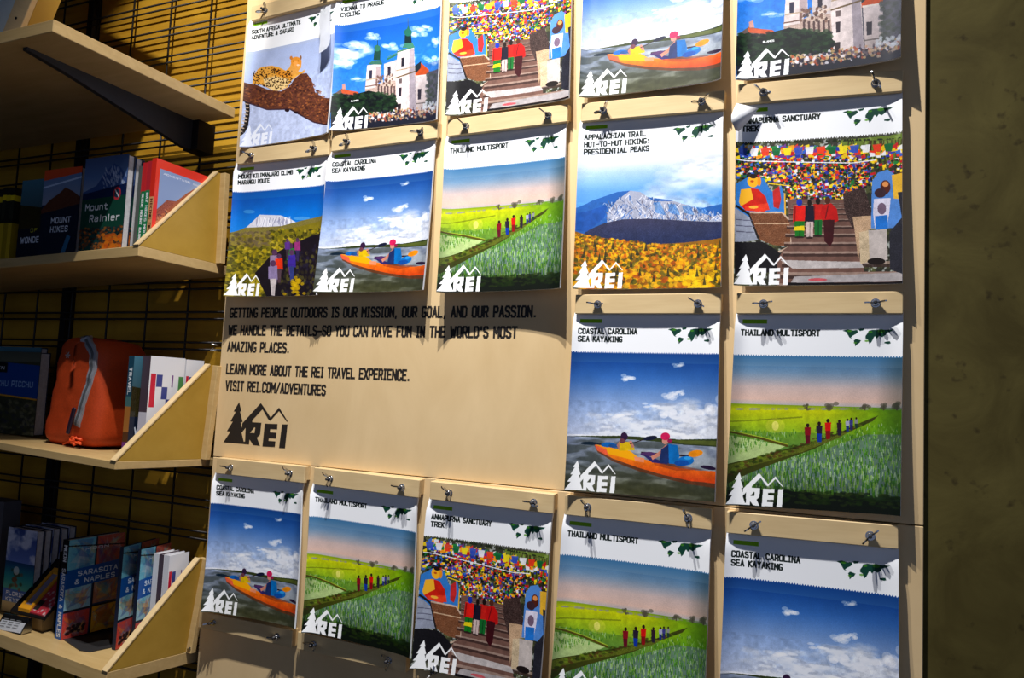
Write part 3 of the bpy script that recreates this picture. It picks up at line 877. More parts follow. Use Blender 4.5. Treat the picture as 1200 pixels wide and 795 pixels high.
def art_autumn():
    A = Art(PW, PH, (240, 242, 248))
    A.grad(.16, .62, [(0, (244, 246, 250)), (.25, (205, 218, 236)), (.6, (110, 165, 220)), (1, (80, 150, 215))])
    clouds(A, .2, .62, lambda u, v: .50 - .16 * np.sin(u * 5 + .5) * v, 51, 130, 2.4, (226, 230, 240), sharp=4)
    A.blend(np.clip((.33 - A.V) * 8, 0, 1), (226, 229, 238))
    q = [(680.6, 142.6), (848, 128.5), (845, 337), (672.7, 339)]
    A.view(q, 500, 120, .302)
    A.poly([(575, 510), (580, 420), (640, 385), (740, 350), (790, 345), (860, 370), (940, 380), (1010, 400), (1060, 415), (1100, 405), (1150, 400), (1150, 560), (600, 560)], (50, 105, 175))
    A.poly([(700, 430), (740, 380), (790, 345), (830, 350), (880, 385), (960, 385), (1040, 410), (1070, 430), (1100, 445), (1150, 440), (1150, 470), (900, 460), (700, 470)], (168, 172, 190))
    for i in range(420):
        x = random.uniform(690, 1140); top = 352 + abs(x - 800) * .22
        y = random.uniform(top, 458)
        L = random.uniform(8, 34)
        A.line([(x, y), (x + L * random.uniform(-.9, .9), min(462, y + L * .8))], random.uniform(1.5, 3.5), random.choice([(232, 232, 240), (60, 110, 180), (205, 205, 215), (110, 105, 120), (45, 75, 130)]), .75)
    for k in range(4): A.poly([(880 + k * 55, 390 + k * 6), (905 + k * 60, 388 + k * 8), (930 + k * 55, 440), (890 + k * 55, 430)], (60, 130, 205), .5)
    A.poly([(620, 500), (690, 470), (760, 455), (860, 452), (1000, 460), (1150, 468), (1150, 560), (575, 560)], (66, 66, 92), c2=(38, 52, 92), noise=9)
    A.poly([(575, 440), (700, 400), (690, 450), (620, 505), (575, 500)], (40, 90, 165), .9)
    A.poly([(570, 780), (575, 505), (640, 520), (740, 535), (860, 552), (1000, 545), (1150, 530), (1150, 780)], (150, 105, 30))
    for i in range(4200):
        x = random.uniform(572, 1148); y = random.uniform(512 + min(40, max(0, x - 575) * .12), 760)
        s = 2.5 + (y - 500) * .022
        c = random.choice([(225, 160, 20), (200, 120, 25), (235, 180, 40), (150, 95, 30), (95, 85, 35), (120, 110, 40), (190, 90, 25), (60, 65, 35), (240, 195, 20)])
        A.ell(x, y, random.uniform(s, s * 2), random.uniform(s, s * 1.6), c, .7)
    for i in range(60):
        A.ell(1060 + random.gauss(0, 34), 685 + random.gauss(0, 20), 12, 9, random.choice([(235, 195, 20), (250, 210, 30), (200, 150, 20)]), .7)
    for i in range(26):
        x = random.uniform(590, 1140); y = random.uniform(540, 700); A.poly([(x - 7, y + 22), (x, y - 14), (x + 7, y + 22)], (55, 55, 40), .8)
    A.view(None)
    header(A, ['APPALACHIAN TRAIL', 'HUT-TO-HUT HIKING:', 'PRESIDENTIAL PEAKS'], .2, False)
    A.blend((A.V > .195) * (A.V < .206) * .0, (0, 0, 0))
    paint_emblem(A, (250, 250, 252))
    return A.material('autumn_mountain_print')


PRINT = {'kayak': art_kayak(), 'fields': art_fields(), 'stairs': art_stairs(), 'church': art_church(),
         'leopard': art_leopard(), 'volcano': art_volcano(), 'autumn': art_autumn()}

# ---------------------------------------------------------------- the setting
bm = bmesh.new(); add_box(bm, 0.0, 4.5, 0.0105, 0.2, 0, 3.6)
tag(new_obj('wall_back', bm, M['wall']), kind='structure')
bm = bmesh.new(); add_box(bm, -4.0, 0.0, 0.078, 0.2, 0, 3.6)
tag(new_obj('wall_left', bm, M['slat']), kind='structure')
bm = bmesh.new(); add_box(bm, -4.0, 4.5, -5.0, 0.2, -0.1, 0.0)
tag(new_obj('floor', bm, M['floor']), kind='structure')
bm = bmesh.new(); add_box(bm, -4.0, 4.5, -5.0, 0.2, 3.6, 3.7)
tag(new_obj('ceiling', bm, M['ceiling']), kind='structure')

bm = bmesh.new(); add_box(bm, -2.3, -2.2, -5.0, 0.078, 0, 3.6)  # unseen dark wall, added to keep ambient light from the left off the shelves
tag(new_obj('light_block_wall', bm, M['floor']), kind='structure')

# ---------------------------------------------------------------- display board
BX0, BX1 = -0.010, 1.5625
board = empty('display_board', (0.776, 0, 0.35))
tag(board, 'tall pale plywood board carrying all the posters and printed with black lettering', 'display board')
def on_board(o):
    o.parent = board
    o.matrix_parent_inverse = Matrix.Translation((-0.776, 0, -0.35))
    return o
bpy.context.view_layer.update()
on_board(box_obj('panel', (BX0, BX1, 0.0, 0.0102, 1.3205, 3.0), M['birch'], bev=0.001))
on_board(box_obj('panel', (BX0, BX1, 0.0, 0.0102, 0.35, 1.3185), M['birch'], bev=0.001))



def letters(name, t, x, z, w, h, th=.175, y=-0.0004):
    bm = bmesh.new()
    for i, q in enumerate(stroke_quads(t, w, h, th)):
        e = (i % 7) * 0.00002
        f = bm.faces.new([bm.verts.new((x + a, y - e, z + b)) for a, b in q])
    bmesh.ops.recalc_face_normals(bm, faces=bm.faces)
    o = new_obj(name, bm, M['ink'])
    return on_board(o)


def endx(px, py): return float(bp(px, py)[0])
letters('lettering', 'GETTING PEOPLE OUTDOORS IS OUR MISSION, OUR GOAL, AND OUR PASSION.', .012, 1.669, .836, .0265)
letters('lettering', 'WE HANDLE THE DETAILS_SO YOU CAN HAVE FUN IN THE WORLD\'S MOST', .011, 1.625, .795, .0265)
letters('lettering', 'AMAZING PLACES.', .012, 1.583, endx(339, 407) - .012, .0265)
letters('lettering', 'LEARN MORE ABOUT THE REI TRAVEL EXPERIENCE.', .014, 1.527, .536, .0265)
letters('lettering', 'VISIT REI.COM/ADVENTURES', .016, 1.485, .306, .0265)
from mathutils.geometry import tessellate_polygon
bm = bmesh.new()
for i, p in enumerate(EMBLEM):
    pts = [Vector((.021 + x * .196, -.0004 - i * .00002, 1.456 - y * .100)) for x, y in p]
    vs = [bm.verts.new(q) for q in pts]
    for t in tessellate_polygon([[Vector((q.x, q.z, 0)) for q in pts]]):
        bm.faces.new([vs[k] for k in t])
em = on_board(new_obj('emblem', bm, M['ink']))
bm = bmesh.new()
for i, p in enumerate(EMBLEM_CUT):
    bm.faces.new([bm.verts.new((.021 + x * .196, -.00055, 1.456 - y * .100)) for x, y in p])
cut = on_board(new_obj('emblem_gap', bm, M['birch']))


# ---------------------------------------------------------------- posters
def poster(kind, px, label, lifts=(.044, .044), sag=.28, curl=.009, rcurl=.006):
    """px = pixel measurements of the four corners TL, TR, BR, BL as seen in the photograph"""
    y0 = -.0085
    TL, TR = bp(*px[0], y0), bp(*px[1], y0)
    BR, BL = bp(*px[2], -lifts[1]), bp(*px[3], -lifts[0])
    TL[2] += .004; TR[2] += .004
    nu, nv = 28, 26
    bm = bmesh.new()
    uvl = bm.loops.layers.uv.new('UVMap')

    def P(u, v, off=0.0):
        p = (TL * (1 - u) + TR * u) * (1 - v) + (BL * (1 - u) + BR * u) * v
        s = (2 * u - 1) ** 2
        prof = (max(0, v - .02) / .98) ** 1.5
        y = -(lifts[0] * (1 - u) + lifts[1] * u + y0) * prof * (1 - sag * (1 - s)) if v > 0 else 0
        w = min(1, v * 14)
        y -= w * curl * max(0, 1 - u / .09) ** 2 + w * rcurl * max(0, 1 - (1 - u) / .09) ** 2
        y -= .004 * s * min(1, v * 8) * (1 - v)
        return (p[0], y0 + y + off, p[2])
    V = [[bm.verts.new(P(i / nu, j / nv)) for i in range(nu + 1)] for j in range(nv + 1)]
    for j in range(nv):
        for i in range(nu):
            f = bm.faces.new((V[j][i], V[j + 1][i], V[j + 1][i + 1], V[j][i + 1]))
            f.smooth = True
            for lp, (a, b) in zip(f.loops, ((i, j), (i, j + 1), (i + 1, j + 1), (i + 1, j))):
                lp[uvl].uv = (a / nu, 1 - b / nv)
    o = new_obj('poster', bm, PRINT[kind])
    tag(o, label, 'poster', 'travel posters clamped to the plywood board')
    # the sheets beneath, a pad a few millimetres thick
    bm = bmesh.new()
    F = [[bm.verts.new(P(i / nu, j / nv, .0006)) for i in range(nu + 1)] for j in range(nv + 1)]
    B = [[bm.verts.new((P(i / nu, j / nv, .0034)[0] + .0008, min(-.0002, P(i / nu, j / nv, .0044 + .0005 * j / nv)[1]), P(i / nu, j / nv)[2])) for i in range(nu + 1)] for j in range(nv + 1)]
    for j in range(nv):
        for i in range(nu):
            bm.faces.new((F[j][i], F[j + 1][i], F[j + 1][i + 1], F[j][i + 1]))
            bm.faces.new((B[j][i], B[j][i + 1], B[j + 1][i + 1], B[j + 1][i]))
    for j in range(nv):
        bm.faces.new((F[j][0], B[j][0], B[j + 1][0], F[j + 1][0]))
        bm.faces.new((F[j][nu], F[j + 1][nu], B[j + 1][nu], B[j][nu]))
    for i in range(nu):
        bm.faces.new((F[0][i], F[0][i + 1], B[0][i + 1], B[0][i]))
        bm.faces.new((F[nv][i], B[nv][i], B[nv][i + 1], F[nv][i + 1]))
    new_obj('under_sheets', bm, M['paper'], o, smooth=False)
    return o, P


def rowtop(c, dz=2.457):
    x0, x1 = [(.006, .291), (.293, .585), (.610, .900), (.929, 1.216), (1.243, 1.524)][c]
    return [pr((x0, -.0085, dz)), pr((x1, -.0085, dz))]


POSTERS = [
 # row, col, kind, BR, BL measured, label
 (1, 0, 'leopard', (384.4, 156), (283.6, 173.3), 'poster of a spotted leopard lying on a thick branch, top left of the board'),
 (1, 1, 'church', (512.4, 140.4), (389, 154), 'smaller church poster in the second column beside the leopard poster'),
 (1, 2, 'stairs', (667.5, 115.5), (523.5, 136.5), 'prayer flag stairway poster cut off by the top edge of the photo'),
 (1, 3, 'kayak', (844.5, 93), (680, 115), 'kayaking poster at the top, above the snowy autumn mountain poster'),
 (1, 4, 'church', (1055, 68), (862.6, 95), 'church poster in the top right corner of the board'),
 (2, 0, 'volcano', (372, 346), (265, 347.4), 'poster of a snow capped volcano with hikers in scrub under blue sky'),
 (2, 1, 'kayak', (496.6, 340), (369.5, 343), 'kayaking poster directly right of the volcano poster'),
 (2, 2, 'fields', (657, 338), (513.6, 343), 'green rice field poster in the second row, above the end of the lettering'),
 (2, 3, 'autumn', (845, 337), (672.7, 339), 'poster of snowy blue mountains above yellow autumn woods'),
 (2, 4, 'stairs', (1057, 332.7), (860.4, 335), 'large prayer flag stairway poster at the right with a folded white top corner'),
 (3, 3, 'kayak', (838, 588.5), (663, 575), 'kayaking poster in the third row, directly below the autumn mountain poster'),
 (3, 4, 'fields', (1055, 604.7), (851, 592), 'rice field poster in the third row at the right edge of the board'),
 (4, 0, 'kayak', (346.7, 736.7), (238, 717), 'smallest kayaking poster at the lower left corner of the board'),
 (4, 1, 'fields', (481.7, 771.7), (356, 741), 'smallest rice field poster in the bottom row, second from the left'),
 (4, 2, 'stairs', None, None, 'prayer flag stairway poster in the middle of the bottom row'),
 (4, 3, 'fields', None, None, 'rice field poster in the bottom row between stairway and kayaking posters'),
 (4, 4, 'kayak', None, None, 'kayaking poster cut off at the bottom right, mostly deep blue sky'),
]
TOPS = {(2, 0): ((277.7, 192.7), (384.6, 181.4)), (2, 1): ((387.9, 177.6), (511.7, 162)), (2, 2): ((524, 160), (664.6, 142.6)),
        (2, 3): ((680.6, 142.6), (848, 128.5)), (2, 4): ((863.6, 122), (1057, 107)), (3, 3): ((673.7, 367.8), (844.4, 367.8)),
        (3, 4): ((863, 367.8), (1058, 367.8)), (4, 0): ((252.7, 555), (356, 566.7)), (4, 1): ((367, 568), (490, 584)),
        (4, 2): ((503.4, 585.5), (648, 602.6)), (4, 3): ((661.5, 603.5), (833.4, 621.5)), (4, 4): ((851.7, 625), (1052.8, 644)),
        (1, 0): ((293.8, 24.5), (399, -1))}
STRIP_LABEL = {
 (1, 0): 'pale wood clamp strip across the top of the leopard poster',
 (1, 1): 'pale wood clamp strip across the top of the smaller church poster',
 (1, 2): 'pale wood clamp strip holding the topmost stairway poster',
 (1, 3): 'pale wood clamp strip holding the topmost kayaking poster',
 (1, 4): 'pale wood clamp strip holding the top right church poster',
 (2, 0): 'pale wood clamp strip between the leopard and volcano posters',
 (2, 1): 'pale wood clamp strip below the smaller church poster, above kayakers',
 (2, 2): 'pale wood clamp strip above the second row rice field poster',
 (2, 3): 'pale wood clamp strip above the autumn mountain poster',
 (2, 4): 'pale wood clamp strip between the right church poster and the large stairway poster',
 (3, 3): 'pale wood clamp strip between the autumn mountain poster and the kayakers below',
 (3, 4): 'pale wood clamp strip below the large stairway poster, above the right rice field',
 (4, 0): 'pale wood clamp strip at the left end of the bottom row, near the emblem',
 (4, 1): 'pale wood clamp strip above the smallest rice field poster',
 (4, 2): 'pale wood clamp strip above the bottom row stairway poster',
 (4, 3): 'pale wood clamp strip above the bottom row rice field poster next to the stairway poster',
 (4, 4): 'pale wood clamp strip above the bottom right kayaking poster',
 (5, 0): 'shaded empty clamp strip under the smallest kayaking poster',
 (5, 1): 'shaded empty clamp strip under the smallest rice field poster',
 (5, 2): 'empty clamp strip under the bottom row stairway poster',
}


def wing_nut(parent, x, z, yf):
    a = random.uniform(-1.1, 1.3)
    e = empty('wing_nut', (x, yf, z), (0, a, 0), parent)
    bm = bmesh.new()
    add_cyl(bm, (0, 0, 0), (0, -.0012, 0), .0078, n=14)
    add_cyl(bm, (0, -.0012, 0), (0, -.008, 0), .0062, .0050, n=12)
    for s in (-1, 1):
        pts = [(s * .003, -.002), (s * .008, -.004), (s * .0155, -.013), (s * .0175, -.0195), (s * .014, -.0205), (s * .0095, -.0165), (s * .005, -.009), (s * .003, -.0085)]
        add_prism(bm, pts, 2, -.0013, .0013)
    nut = new_obj('nut', bm, M['zinc'], e)
    bm = bmesh.new()
    add_cyl(bm, (0, .0, 0), (0, -.0155, 0), .0029, n=10)
    add_cyl(bm, (0, -.0155, 0), (0, -.0165, 0), .0029, .0018, n=10)
    new_obj('bolt', bm, M['grey_metal'], e)
    return e


def clamp_strip(key, TL, TR):
    """TL, TR: poster's top corners on the board; the strip sits just above and over them"""
    dx, dz = TR[0] - TL[0], TR[2] - TL[2]
    ang = math.atan2(dz, dx)
    L = math.hypot(dx, dz)
    r = empty('clamp_strip', (TL[0], 0, TL[2]), (0, -ang, 0))
    tag(r, STRIP_LABEL[key], 'clamp strip', 'wooden clamp strips with wing nuts on the board')
    bm = bmesh.new()
    add_box(bm, -.0005, L + .0005, -.0215, -.0112 if key[0] < 5 else 0, 0, .0385, bev=.0012)
    if key[0] < 5:
        add_box(bm, -.0005, L + .0005, -.0112, 0, .0065, .0385)
    new_obj('strip', bm, M['strip'], r)
    for x in (.047, L - .042):
        wing_nut(r, x, .0185 + random.uniform(-.001, .001), -.0215)
    return r


LIFT = {(1, 0): (.025, .028), (1, 1): (.026, .028), (1, 2): (.025, .028), (1, 3): (.026, .040), (1, 4): (.025, .040), (2, 3): (.026, .028), (2, 4): (.025, .026), (3, 3): (.028, .036), (3, 4): (.026, .028)}
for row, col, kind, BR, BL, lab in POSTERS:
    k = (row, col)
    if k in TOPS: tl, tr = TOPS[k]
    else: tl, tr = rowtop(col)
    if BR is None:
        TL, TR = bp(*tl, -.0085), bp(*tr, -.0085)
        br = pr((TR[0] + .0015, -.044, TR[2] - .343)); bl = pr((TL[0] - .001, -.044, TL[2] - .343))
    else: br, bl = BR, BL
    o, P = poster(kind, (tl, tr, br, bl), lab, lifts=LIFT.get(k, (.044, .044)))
    TLb, TRb = bp(*tl, -.0215), bp(*tr, -.0215)
    clamp_strip(k, TLb, TRb)
    if k == (2, 4):
        # the top left corner of the sheet is folded forward and shows its white back
        px_ = [(863, 121, -.027), (889, 127, -.023), (878, 141, -.026), (866, 154, -.024), (862, 153, -.036), (857, 142, -.046), (857, 135, -.044)]
        bm = bmesh.new()
        top = [bm.verts.new(Vector(bp(x, y, d))) for x, y, d in px_]
        mid = bm.verts.new(Vector(bp(866, 137, -.046)))
        for i in range(7):
            f = bm.faces.new((top[i], top[(i + 1) % 7], mid)); f.smooth = True
        bmesh.ops.recalc_face_normals(bm, faces=bm.faces)
        g = bmesh.ops.solidify(bm, geom=bm.faces[:], thickness=.0004)
        new_obj('folded_corner', bm, M['paper'], o)
    if k == (1, 0):
        # torn white strip curling down over the leopard sheet
        bm = bmesh.new()
        rows = []
        path = [(382, 8, 6, -.025), (381, 16, 6, -.028), (380, 24, 6.5, -.030), (381, 32, 6, -.032), (381, 40, 6, -.035), (381, 48, 6, -.037), (380, 54, 6, -.039), (378, 60, 4, -.041)]
        for x, y, hw, d in path:
            L_ = Vector(bp(x - hw, y + 2.5, d)); R_ = Vector(bp(x + hw, y - 2.5, d + .003))
            rows.append((bm.verts.new(L_), bm.verts.new(R_)))
        n = len(rows) - 1
        for j in range(n):
            f = bm.faces.new((rows[j][0], rows[j + 1][0], rows[j + 1][1], rows[j][1]))
        bmesh.ops.solidify(bm, geom=bm.faces[:], thickness=.0004)
        new_obj('torn_flap', bm, M['paper'], o)

for c, (x0, x1) in enumerate([(.030, .324), (.334, .616), (.629, .905)]):
    z = [.9185, .911, .907][c]
    z = .91
    x0 = [.006, .306, .618][c]; x1 = [.290, .594, .905][c]
    clamp_strip((5, c), (x0, 0, z), (x1, 0, z))

# ---------------------------------------------------------------- wire grid
grid = empty('wire_grid', (-1.0, .046, 0.3))
tag(grid, 'black wire grid panel with paired horizontal wires mounted on the amber wall', 'wire grid')
for x in [-.19 - i * .155 for i in range(0, 13)] + [-.035]:
    bm = bmesh.new(); add_cyl(bm, (x + 1.0, .004, 0), (x + 1.0, .004, 2.9), .0028, n=6)
    new_obj('upright_wire', bm, M['metal'], grid)
z = 2.505 + .0815 * 7
while z > .45:
    for dz in (0, -.0185):
        bm = bmesh.new(); add_cyl(bm, (-1.18, 0, z + dz - .3), (.985, 0, z + dz - .3), .0029, n=6)
        new_obj('cross_wire', bm, M['metal'], grid)
    z -= .0815
for zz in (1.60, 1.585, .852):
    bm = bmesh.new(); add_cyl(bm, (.975, -.004, zz - .3), (.975, -.066, zz - .3), .002, n=6); add_cyl(bm, (.975, -.066, zz - .3), (.985, -.068, zz - .294), .002, n=6)
    new_obj('wire_hook', bm, M['zinc'], grid)
for x in (-.69, -1.9):
    bm = bmesh.new(); add_box(bm, x + 1 - .012, x + 1 + .012, .004, .031, 0, 2.9)
    new_obj('standard', bm, M['metal'], grid)


# ---------------------------------------------------------------- shelves
class Shelf:
    def __init__(s, label, z, slope_x, slope_y, depth, thick, x0=-1.35, x1=-.03, tri=True, tri_h=.235, mat='maple', back=.040):
        s.z, s.sx, s.sy, s.depth = z, slope_x, slope_y, depth
        s.x1 = x1
        s.root = empty('shelf', (x1, 0, z), (-math.atan(slope_y), math.atan(slope_x), 0))
        tag(s.root, label, 'shelf', 'maple shelves on the wire grid')
        bm = bmesh.new(); add_box(bm, x0 - x1, 0, -depth, back, -thick, 0, bev=.0012)
        new_obj('board', bm, M[mat], s.root)
        if tri:
            bm = bmesh.new()
            add_prism(bm, [(-depth + .002, .0005), (-.02, .0005), (-.02, tri_h), (-.028, tri_h)], 0, -.0145, -.0005)
            ob = new_obj('side_panel', bm, M['gold'], s.root)
            bm = bmesh.new()
            for (a, b, w) in [((-depth, .0), (-.028, tri_h), .006)]:
                L = math.hypot(b[0] - a[0], b[1] - a[1]); nx, nz = -(b[1] - a[1]) / L * w, (b[0] - a[0]) / L * w
                add_prism(bm, [(a[0] - .001, a[1]), (b[0], b[1]), (b[0] + nx * .6, b[1] + nz * .6), (a[0] + nx * .6, a[1] + nz * .6)], 0, -.0155, .0008)
            new_obj('edge_strip', bm, M['strip'], s.root)
            bm = bmesh.new(); add_box(bm, -.016, .016, -.020, -.004, -.0, tri_h, bev=.001)
            new_obj('rear_upright', bm, M['maple'], s.root)

    def top(s, x, y):
        return s.z - s.sx * (x - s.x1) - s.sy * y


S1 = Shelf('deep empty underside maple shelf at the top left with a black arm bracket', 2.216, .0, .0, .5, .026, tri=False, x1=-.02, back=-.004)
S2 = Shelf('second maple shelf from the top, holding mountain guidebooks', 1.806, -.03, .0, .25, .024)
S3 = Shelf('third maple shelf from the top, holding the orange packing cube', 1.312, .04, .03, .262, .018)
S4 = Shelf('lowest visible maple shelf with bookend plate and price tag', .842, .06, .08, .24, .03, tri_h=.225)


def to_shelf(S, ob):
    """stands ob (world-built, upright) on the shelf plane"""
    return ob


bm = bmesh.new()
add_prism(bm, [(-.47, -.026), (-.02, -.026), (-.02, -.105), (-.05, -.105), (-.38, -.045), (-.47, -.032)], 0, -.136, -.122)
new_obj('bracket_arm', bm, M['grey_metal'], S1.root)
bm = bmesh.new(); add_box(bm, -.150, -.100, -.026, .03, -.105, -.026)
new_obj('bracket_plate', bm, M['metal'], S1.root)
bm = bmesh.new(); add_cyl(bm, (-.129, -.455, -.024), (-.129, -.455, -.034), .005, n=10)
new_obj('screw', bm, M['grey_metal'], S1.root)

# tilted frame standing on the top shelf
fr = empty('wooden_frame', (-.40, -.34, 2.217), (0, math.radians(27), 0))
tag(fr, 'tilted pale wood frame with a white panel on the top shelf', 'frame')
bm = bmesh.new()
add_box(bm, .015, .073, -.062, -.050, 0.02, .54, bev=.001)
new_obj('frame_rail', bm, M['strip'], fr)
bm = bmesh.new(); add_box(bm, -.5, .013, -.056, -.051, .0, .54)
new_obj('white_panel', bm, M['white'], fr)
bm = bmesh.new(); add_box(bm, -.5, .073, -.050, -.004, .02, .54); new_obj('backing', bm, M['gold'], fr)
bm = bmesh.new(); add_cyl(bm, (.045, -.061, .13), (.045, -.0635, .13), .003, n=8); new_obj('nail', bm, M['metal'], fr)


# ---------------------------------------------------------------- books
def book(name, label, cat, x, y, z, W, T, H, rotz, cover, spine, group=None, lean=0.0, pages=M['page']):
    """upright book: spine at local x=0, front cover faces local -y"""
    c = .0012
    bm = bmesh.new()
    uvl = bm.loops.layers.uv.new('UVMap')

    def face(vs, mi, uvs):
        f = bm.faces.new([bm.verts.new(v) for v in vs]); f.material_index = mi
        for lp, q in zip(f.loops, uvs): lp[uvl].uv = q
    U4 = [(0, 0), (1, 0), (1, 1), (0, 1)]
    face([(0, 0, 0), (W, 0, 0), (W, 0, H), (0, 0, H)], 0, U4)                       # front
    face([(W, c, 0), (0 + c, c, 0), (c, c, H), (W, c, H)], 2, U4)
    face([(W, T, 0), (0, T, 0), (0, T, H), (W, T, H)], 2, U4)                       # back
    face([(c, T - c, 0), (W, T - c, 0), (W, T - c, H), (c, T - c, H)], 2, U4)
    face([(0, T, 0), (0, 0, 0), (0, 0, H), (0, T, H)], 1, U4)                       # spine
    face([(c, c, 0), (c, T - c, 0), (c, T - c, H), (c, c, H)], 2, U4)
    for (a, b_) in (((0, 0), (W, c)), ((0, T - c), (W, T)), ((0, c), (c, T - c))):
        for zz, o_ in ((0, -1), (H, 1)):
            p = [(a[0], a[1], zz), (b_[0], a[1], zz), (b_[0], b_[1], zz), (a[0], b_[1], zz)]
            face(p if o_ > 0 else p[::-1], 2, U4)
    for a, b_ in ((0, c), (T - c, T)):
        face([(W, a, 0), (W, b_, 0), (W, b_, H), (W, a, H)], 2, U4)
    sm = spine or cover
    o = new_obj(name, bm, [cover, sm, sm if spine else cover])
    o.location = (x, y, z)
    o.rotation_euler = (0, lean, rotz)
    tag(o, label, cat, group)
    bm = bmesh.new(); add_box(bm, c * 1.1, W - .003, c * 1.1, T - c * 1.1, .002, H - .003)
    new_obj('page_block', bm, pages, o)
    return o


def cover_art(w=200, h=280, base=(40, 60, 90)):
    return Art(w, h, base)


def cov_rainier():
    A = cover_art(base=(20, 60, 60))
    A.grad(0, .42, [(0, (70, 90, 130)), (.5, (90, 120, 170)), (1, (150, 165, 190))])
    A.poly([(.0, .42), (.0, .36), (.3, .3), (.5, .16), (.68, .08), (.85, .14), (1, .25), (1, .45)], (60, 85, 140), raw=True)
    for i in range(60):
        x = random.uniform(.45, .95); y = random.uniform(.12, .34); A.ell(x, y, .03, .012, (205, 215, 235), .5, rot=.8, raw=True)
    A.poly([(0, .42), (.0, .38), (1, .3), (1, .46), (0, .46)], (20, 35, 75), raw=True)
    A.poly([(0, .44), (1, .42), (1, .74), (0, .74)], (22, 70, 55), raw=True)
    for i in range(240):
        A.ell(random.random(), random.uniform(.74, 1), .03, .012, random.choice([(70, 40, 30), (110, 60, 35), (35, 30, 30), (190, 95, 30)]), .7, raw=True)
    for i in range(70): A.ell(random.uniform(.55, 1), random.uniform(.82, 1), .05, .02, random.choice([(220, 120, 30), (200, 90, 30)]), .7, raw=True)
    A.text('Mount', .1, .56, .5, .075, (235, 235, 235), .17); A.text('Rainier', .22, .68, .68, .075, (235, 235, 235), .17)
    A.ell(.8, .4, .085, .07, (190, 50, 60), raw=True); A.ell(.8, .4, .06, .045, (30, 50, 70), raw=True); A.line([(.75, .36), (.85, .44)], .015, (220, 220, 220), raw=True)
    return A.material('mountain_guide_cover', .2, .6)


def cov_wonders():
    A = cover_art(base=(22, 34, 62))
    A.grad(0, .4, [(0, (90, 125, 175)), (1, (140, 150, 170))])
    A.poly([(0, 0), (1, 0), (1, .07), (0, .12)], (225, 80, 40), raw=True)
    A.line([(.0, .2), (1, .12)], .02, (190, 210, 235), raw=True)
    A.poly([(0, .45), (.2, .35), (.45, .28), (.6, .22), (.8, .27), (1, .34), (1, .6), (0, .6)], (90, 50, 35), noise=10, raw=True)
    A.poly([(0, .5), (1, .42), (1, 1), (0, 1)], (20, 30, 50), raw=True)
    A.text('MOUNT', .3, .62, .5, .07, (225, 228, 235), .2); A.text('HIKES', .3, .72, .45, .07, (225, 228, 235), .2)
    A.poly([(.6, .99), (.75, .75), (.85, .78), (.7, 1)], (70, 160, 210), .6, raw=True)
    return A.material('trail_guide_cover', .2, .6)


def cov_dark():
    A = cover_art(base=(14, 24, 44))
    A.grad(0, .35, [(0, (70, 120, 140)), (1, (60, 90, 100))])
    A.poly([(0, .3), (1, .38), (1, .6), (0, .6)], (48, 42, 18), noise=10, raw=True)
    A.text('WONDERS', .12, .78, .8, .08, (220, 225, 235), .2)
    A.text('OF', .4, .65, .2, .05, (190, 180, 40), .2)
    return A.material('dark_guide_cover', .2, .6)


def cov_red():
    A = cover_art(base=(225, 50, 30))
    A.poly([(.06, .1), (.96, .1), (.96, .96), (.06, .96)], (135, 155, 195), raw=True)
    A.grad(.1, .1, [(0, (0, 0, 0)), (1, (0, 0, 0))])
    A.poly([(.06, .55), (.2, .42), (.35, .4), (.5, .28), (.62, .2), (.72, .26), (.85, .4), (.96, .46), (.96, .96), (.06, .96)], (150, 78, 50), noise=18, raw=True)
    for i in range(300):
        x = random.uniform(.08, .94); y = random.uniform(.3, .94)
        if y < .3 + abs(x - .6) * .6: continue
        A.ell(x, y, .03, .01, random.choice([(190, 110, 70), (90, 50, 45), (60, 40, 50), (205, 135, 95)]), .7, rot=random.uniform(-.9, .9), raw=True)
    A.poly([(.06, .72), (.96, .8), (.96, .96), (.06, .96)], (40, 34, 40), .85, raw=True)
    A.text('ADVENTURE GUIDE', .12, .155, .7, .022, (235, 235, 240), .2)
    A.text('OREGON', .42, .8, .5, .09, (240, 240, 240), .2)
    return A.material('red_framed_guide_cover', .25, .5)


def spine_mat(name, bands, txt=None, tc=(240, 240, 240), th=.16, v0=.1, v1=.9, w=40, h=280, rough=.35):
    A = Art(w, h, bands[0][1])
    for v, c in bands: A.poly([(0, v), (1, v), (1, 1), (0, 1)], c, raw=True)
    if txt:
        # vertical lettering: draw the capitals rotated a quarter turn
        L = (v1 - v0) * h; H_ = .55 * w
        for seg in stroke_quads(txt, L, H_, th):
            A.poly([((.22 * w + yy) / w, (v0 * h + xx) / h) for xx, yy in [(p[0], p[1]) for p in seg]], tc, raw=True)
    return A.material(name, rough, .5)


def flip(A): return A


C_RAIN, C_WOND, C_DARK, C_RED = cov_rainier(), cov_wonders(), cov_dark(), cov_red()
SP_GREEN = spine_mat('green_red_spine', [(0, (205, 40, 45)), (.33, (20, 120, 70))], 'GUIDE MOUNT RAINIER', v0=.36, v1=.95)
SP_GREEN2 = spine_mat('green_red_spine_b', [(0, (190, 40, 50)), (.33, (28, 130, 80))], 'DAY HIKES MOUNT', v0=.36, v1=.9)
SP_RED = spine_mat('red_peach_spine', [(0, (220, 45, 30)), (.42, (225, 165, 110))], 'HIKING OREGON', (90, 40, 20), v0=.45, v1=.95)
SP_GREY = spine_mat('grey_spine', [(0, (90, 95, 90))])
SP_DARK = spine_mat('dark_blue_spine', [(0, (20, 28, 50))])
SP_YEL = spine_mat('yellow_black_spine', [(0, (20, 20, 18)), (.10, (205, 180, 20)), (.18, (26, 28, 22)), (.42, (16, 16, 10)), (.47, (150, 125, 15))])
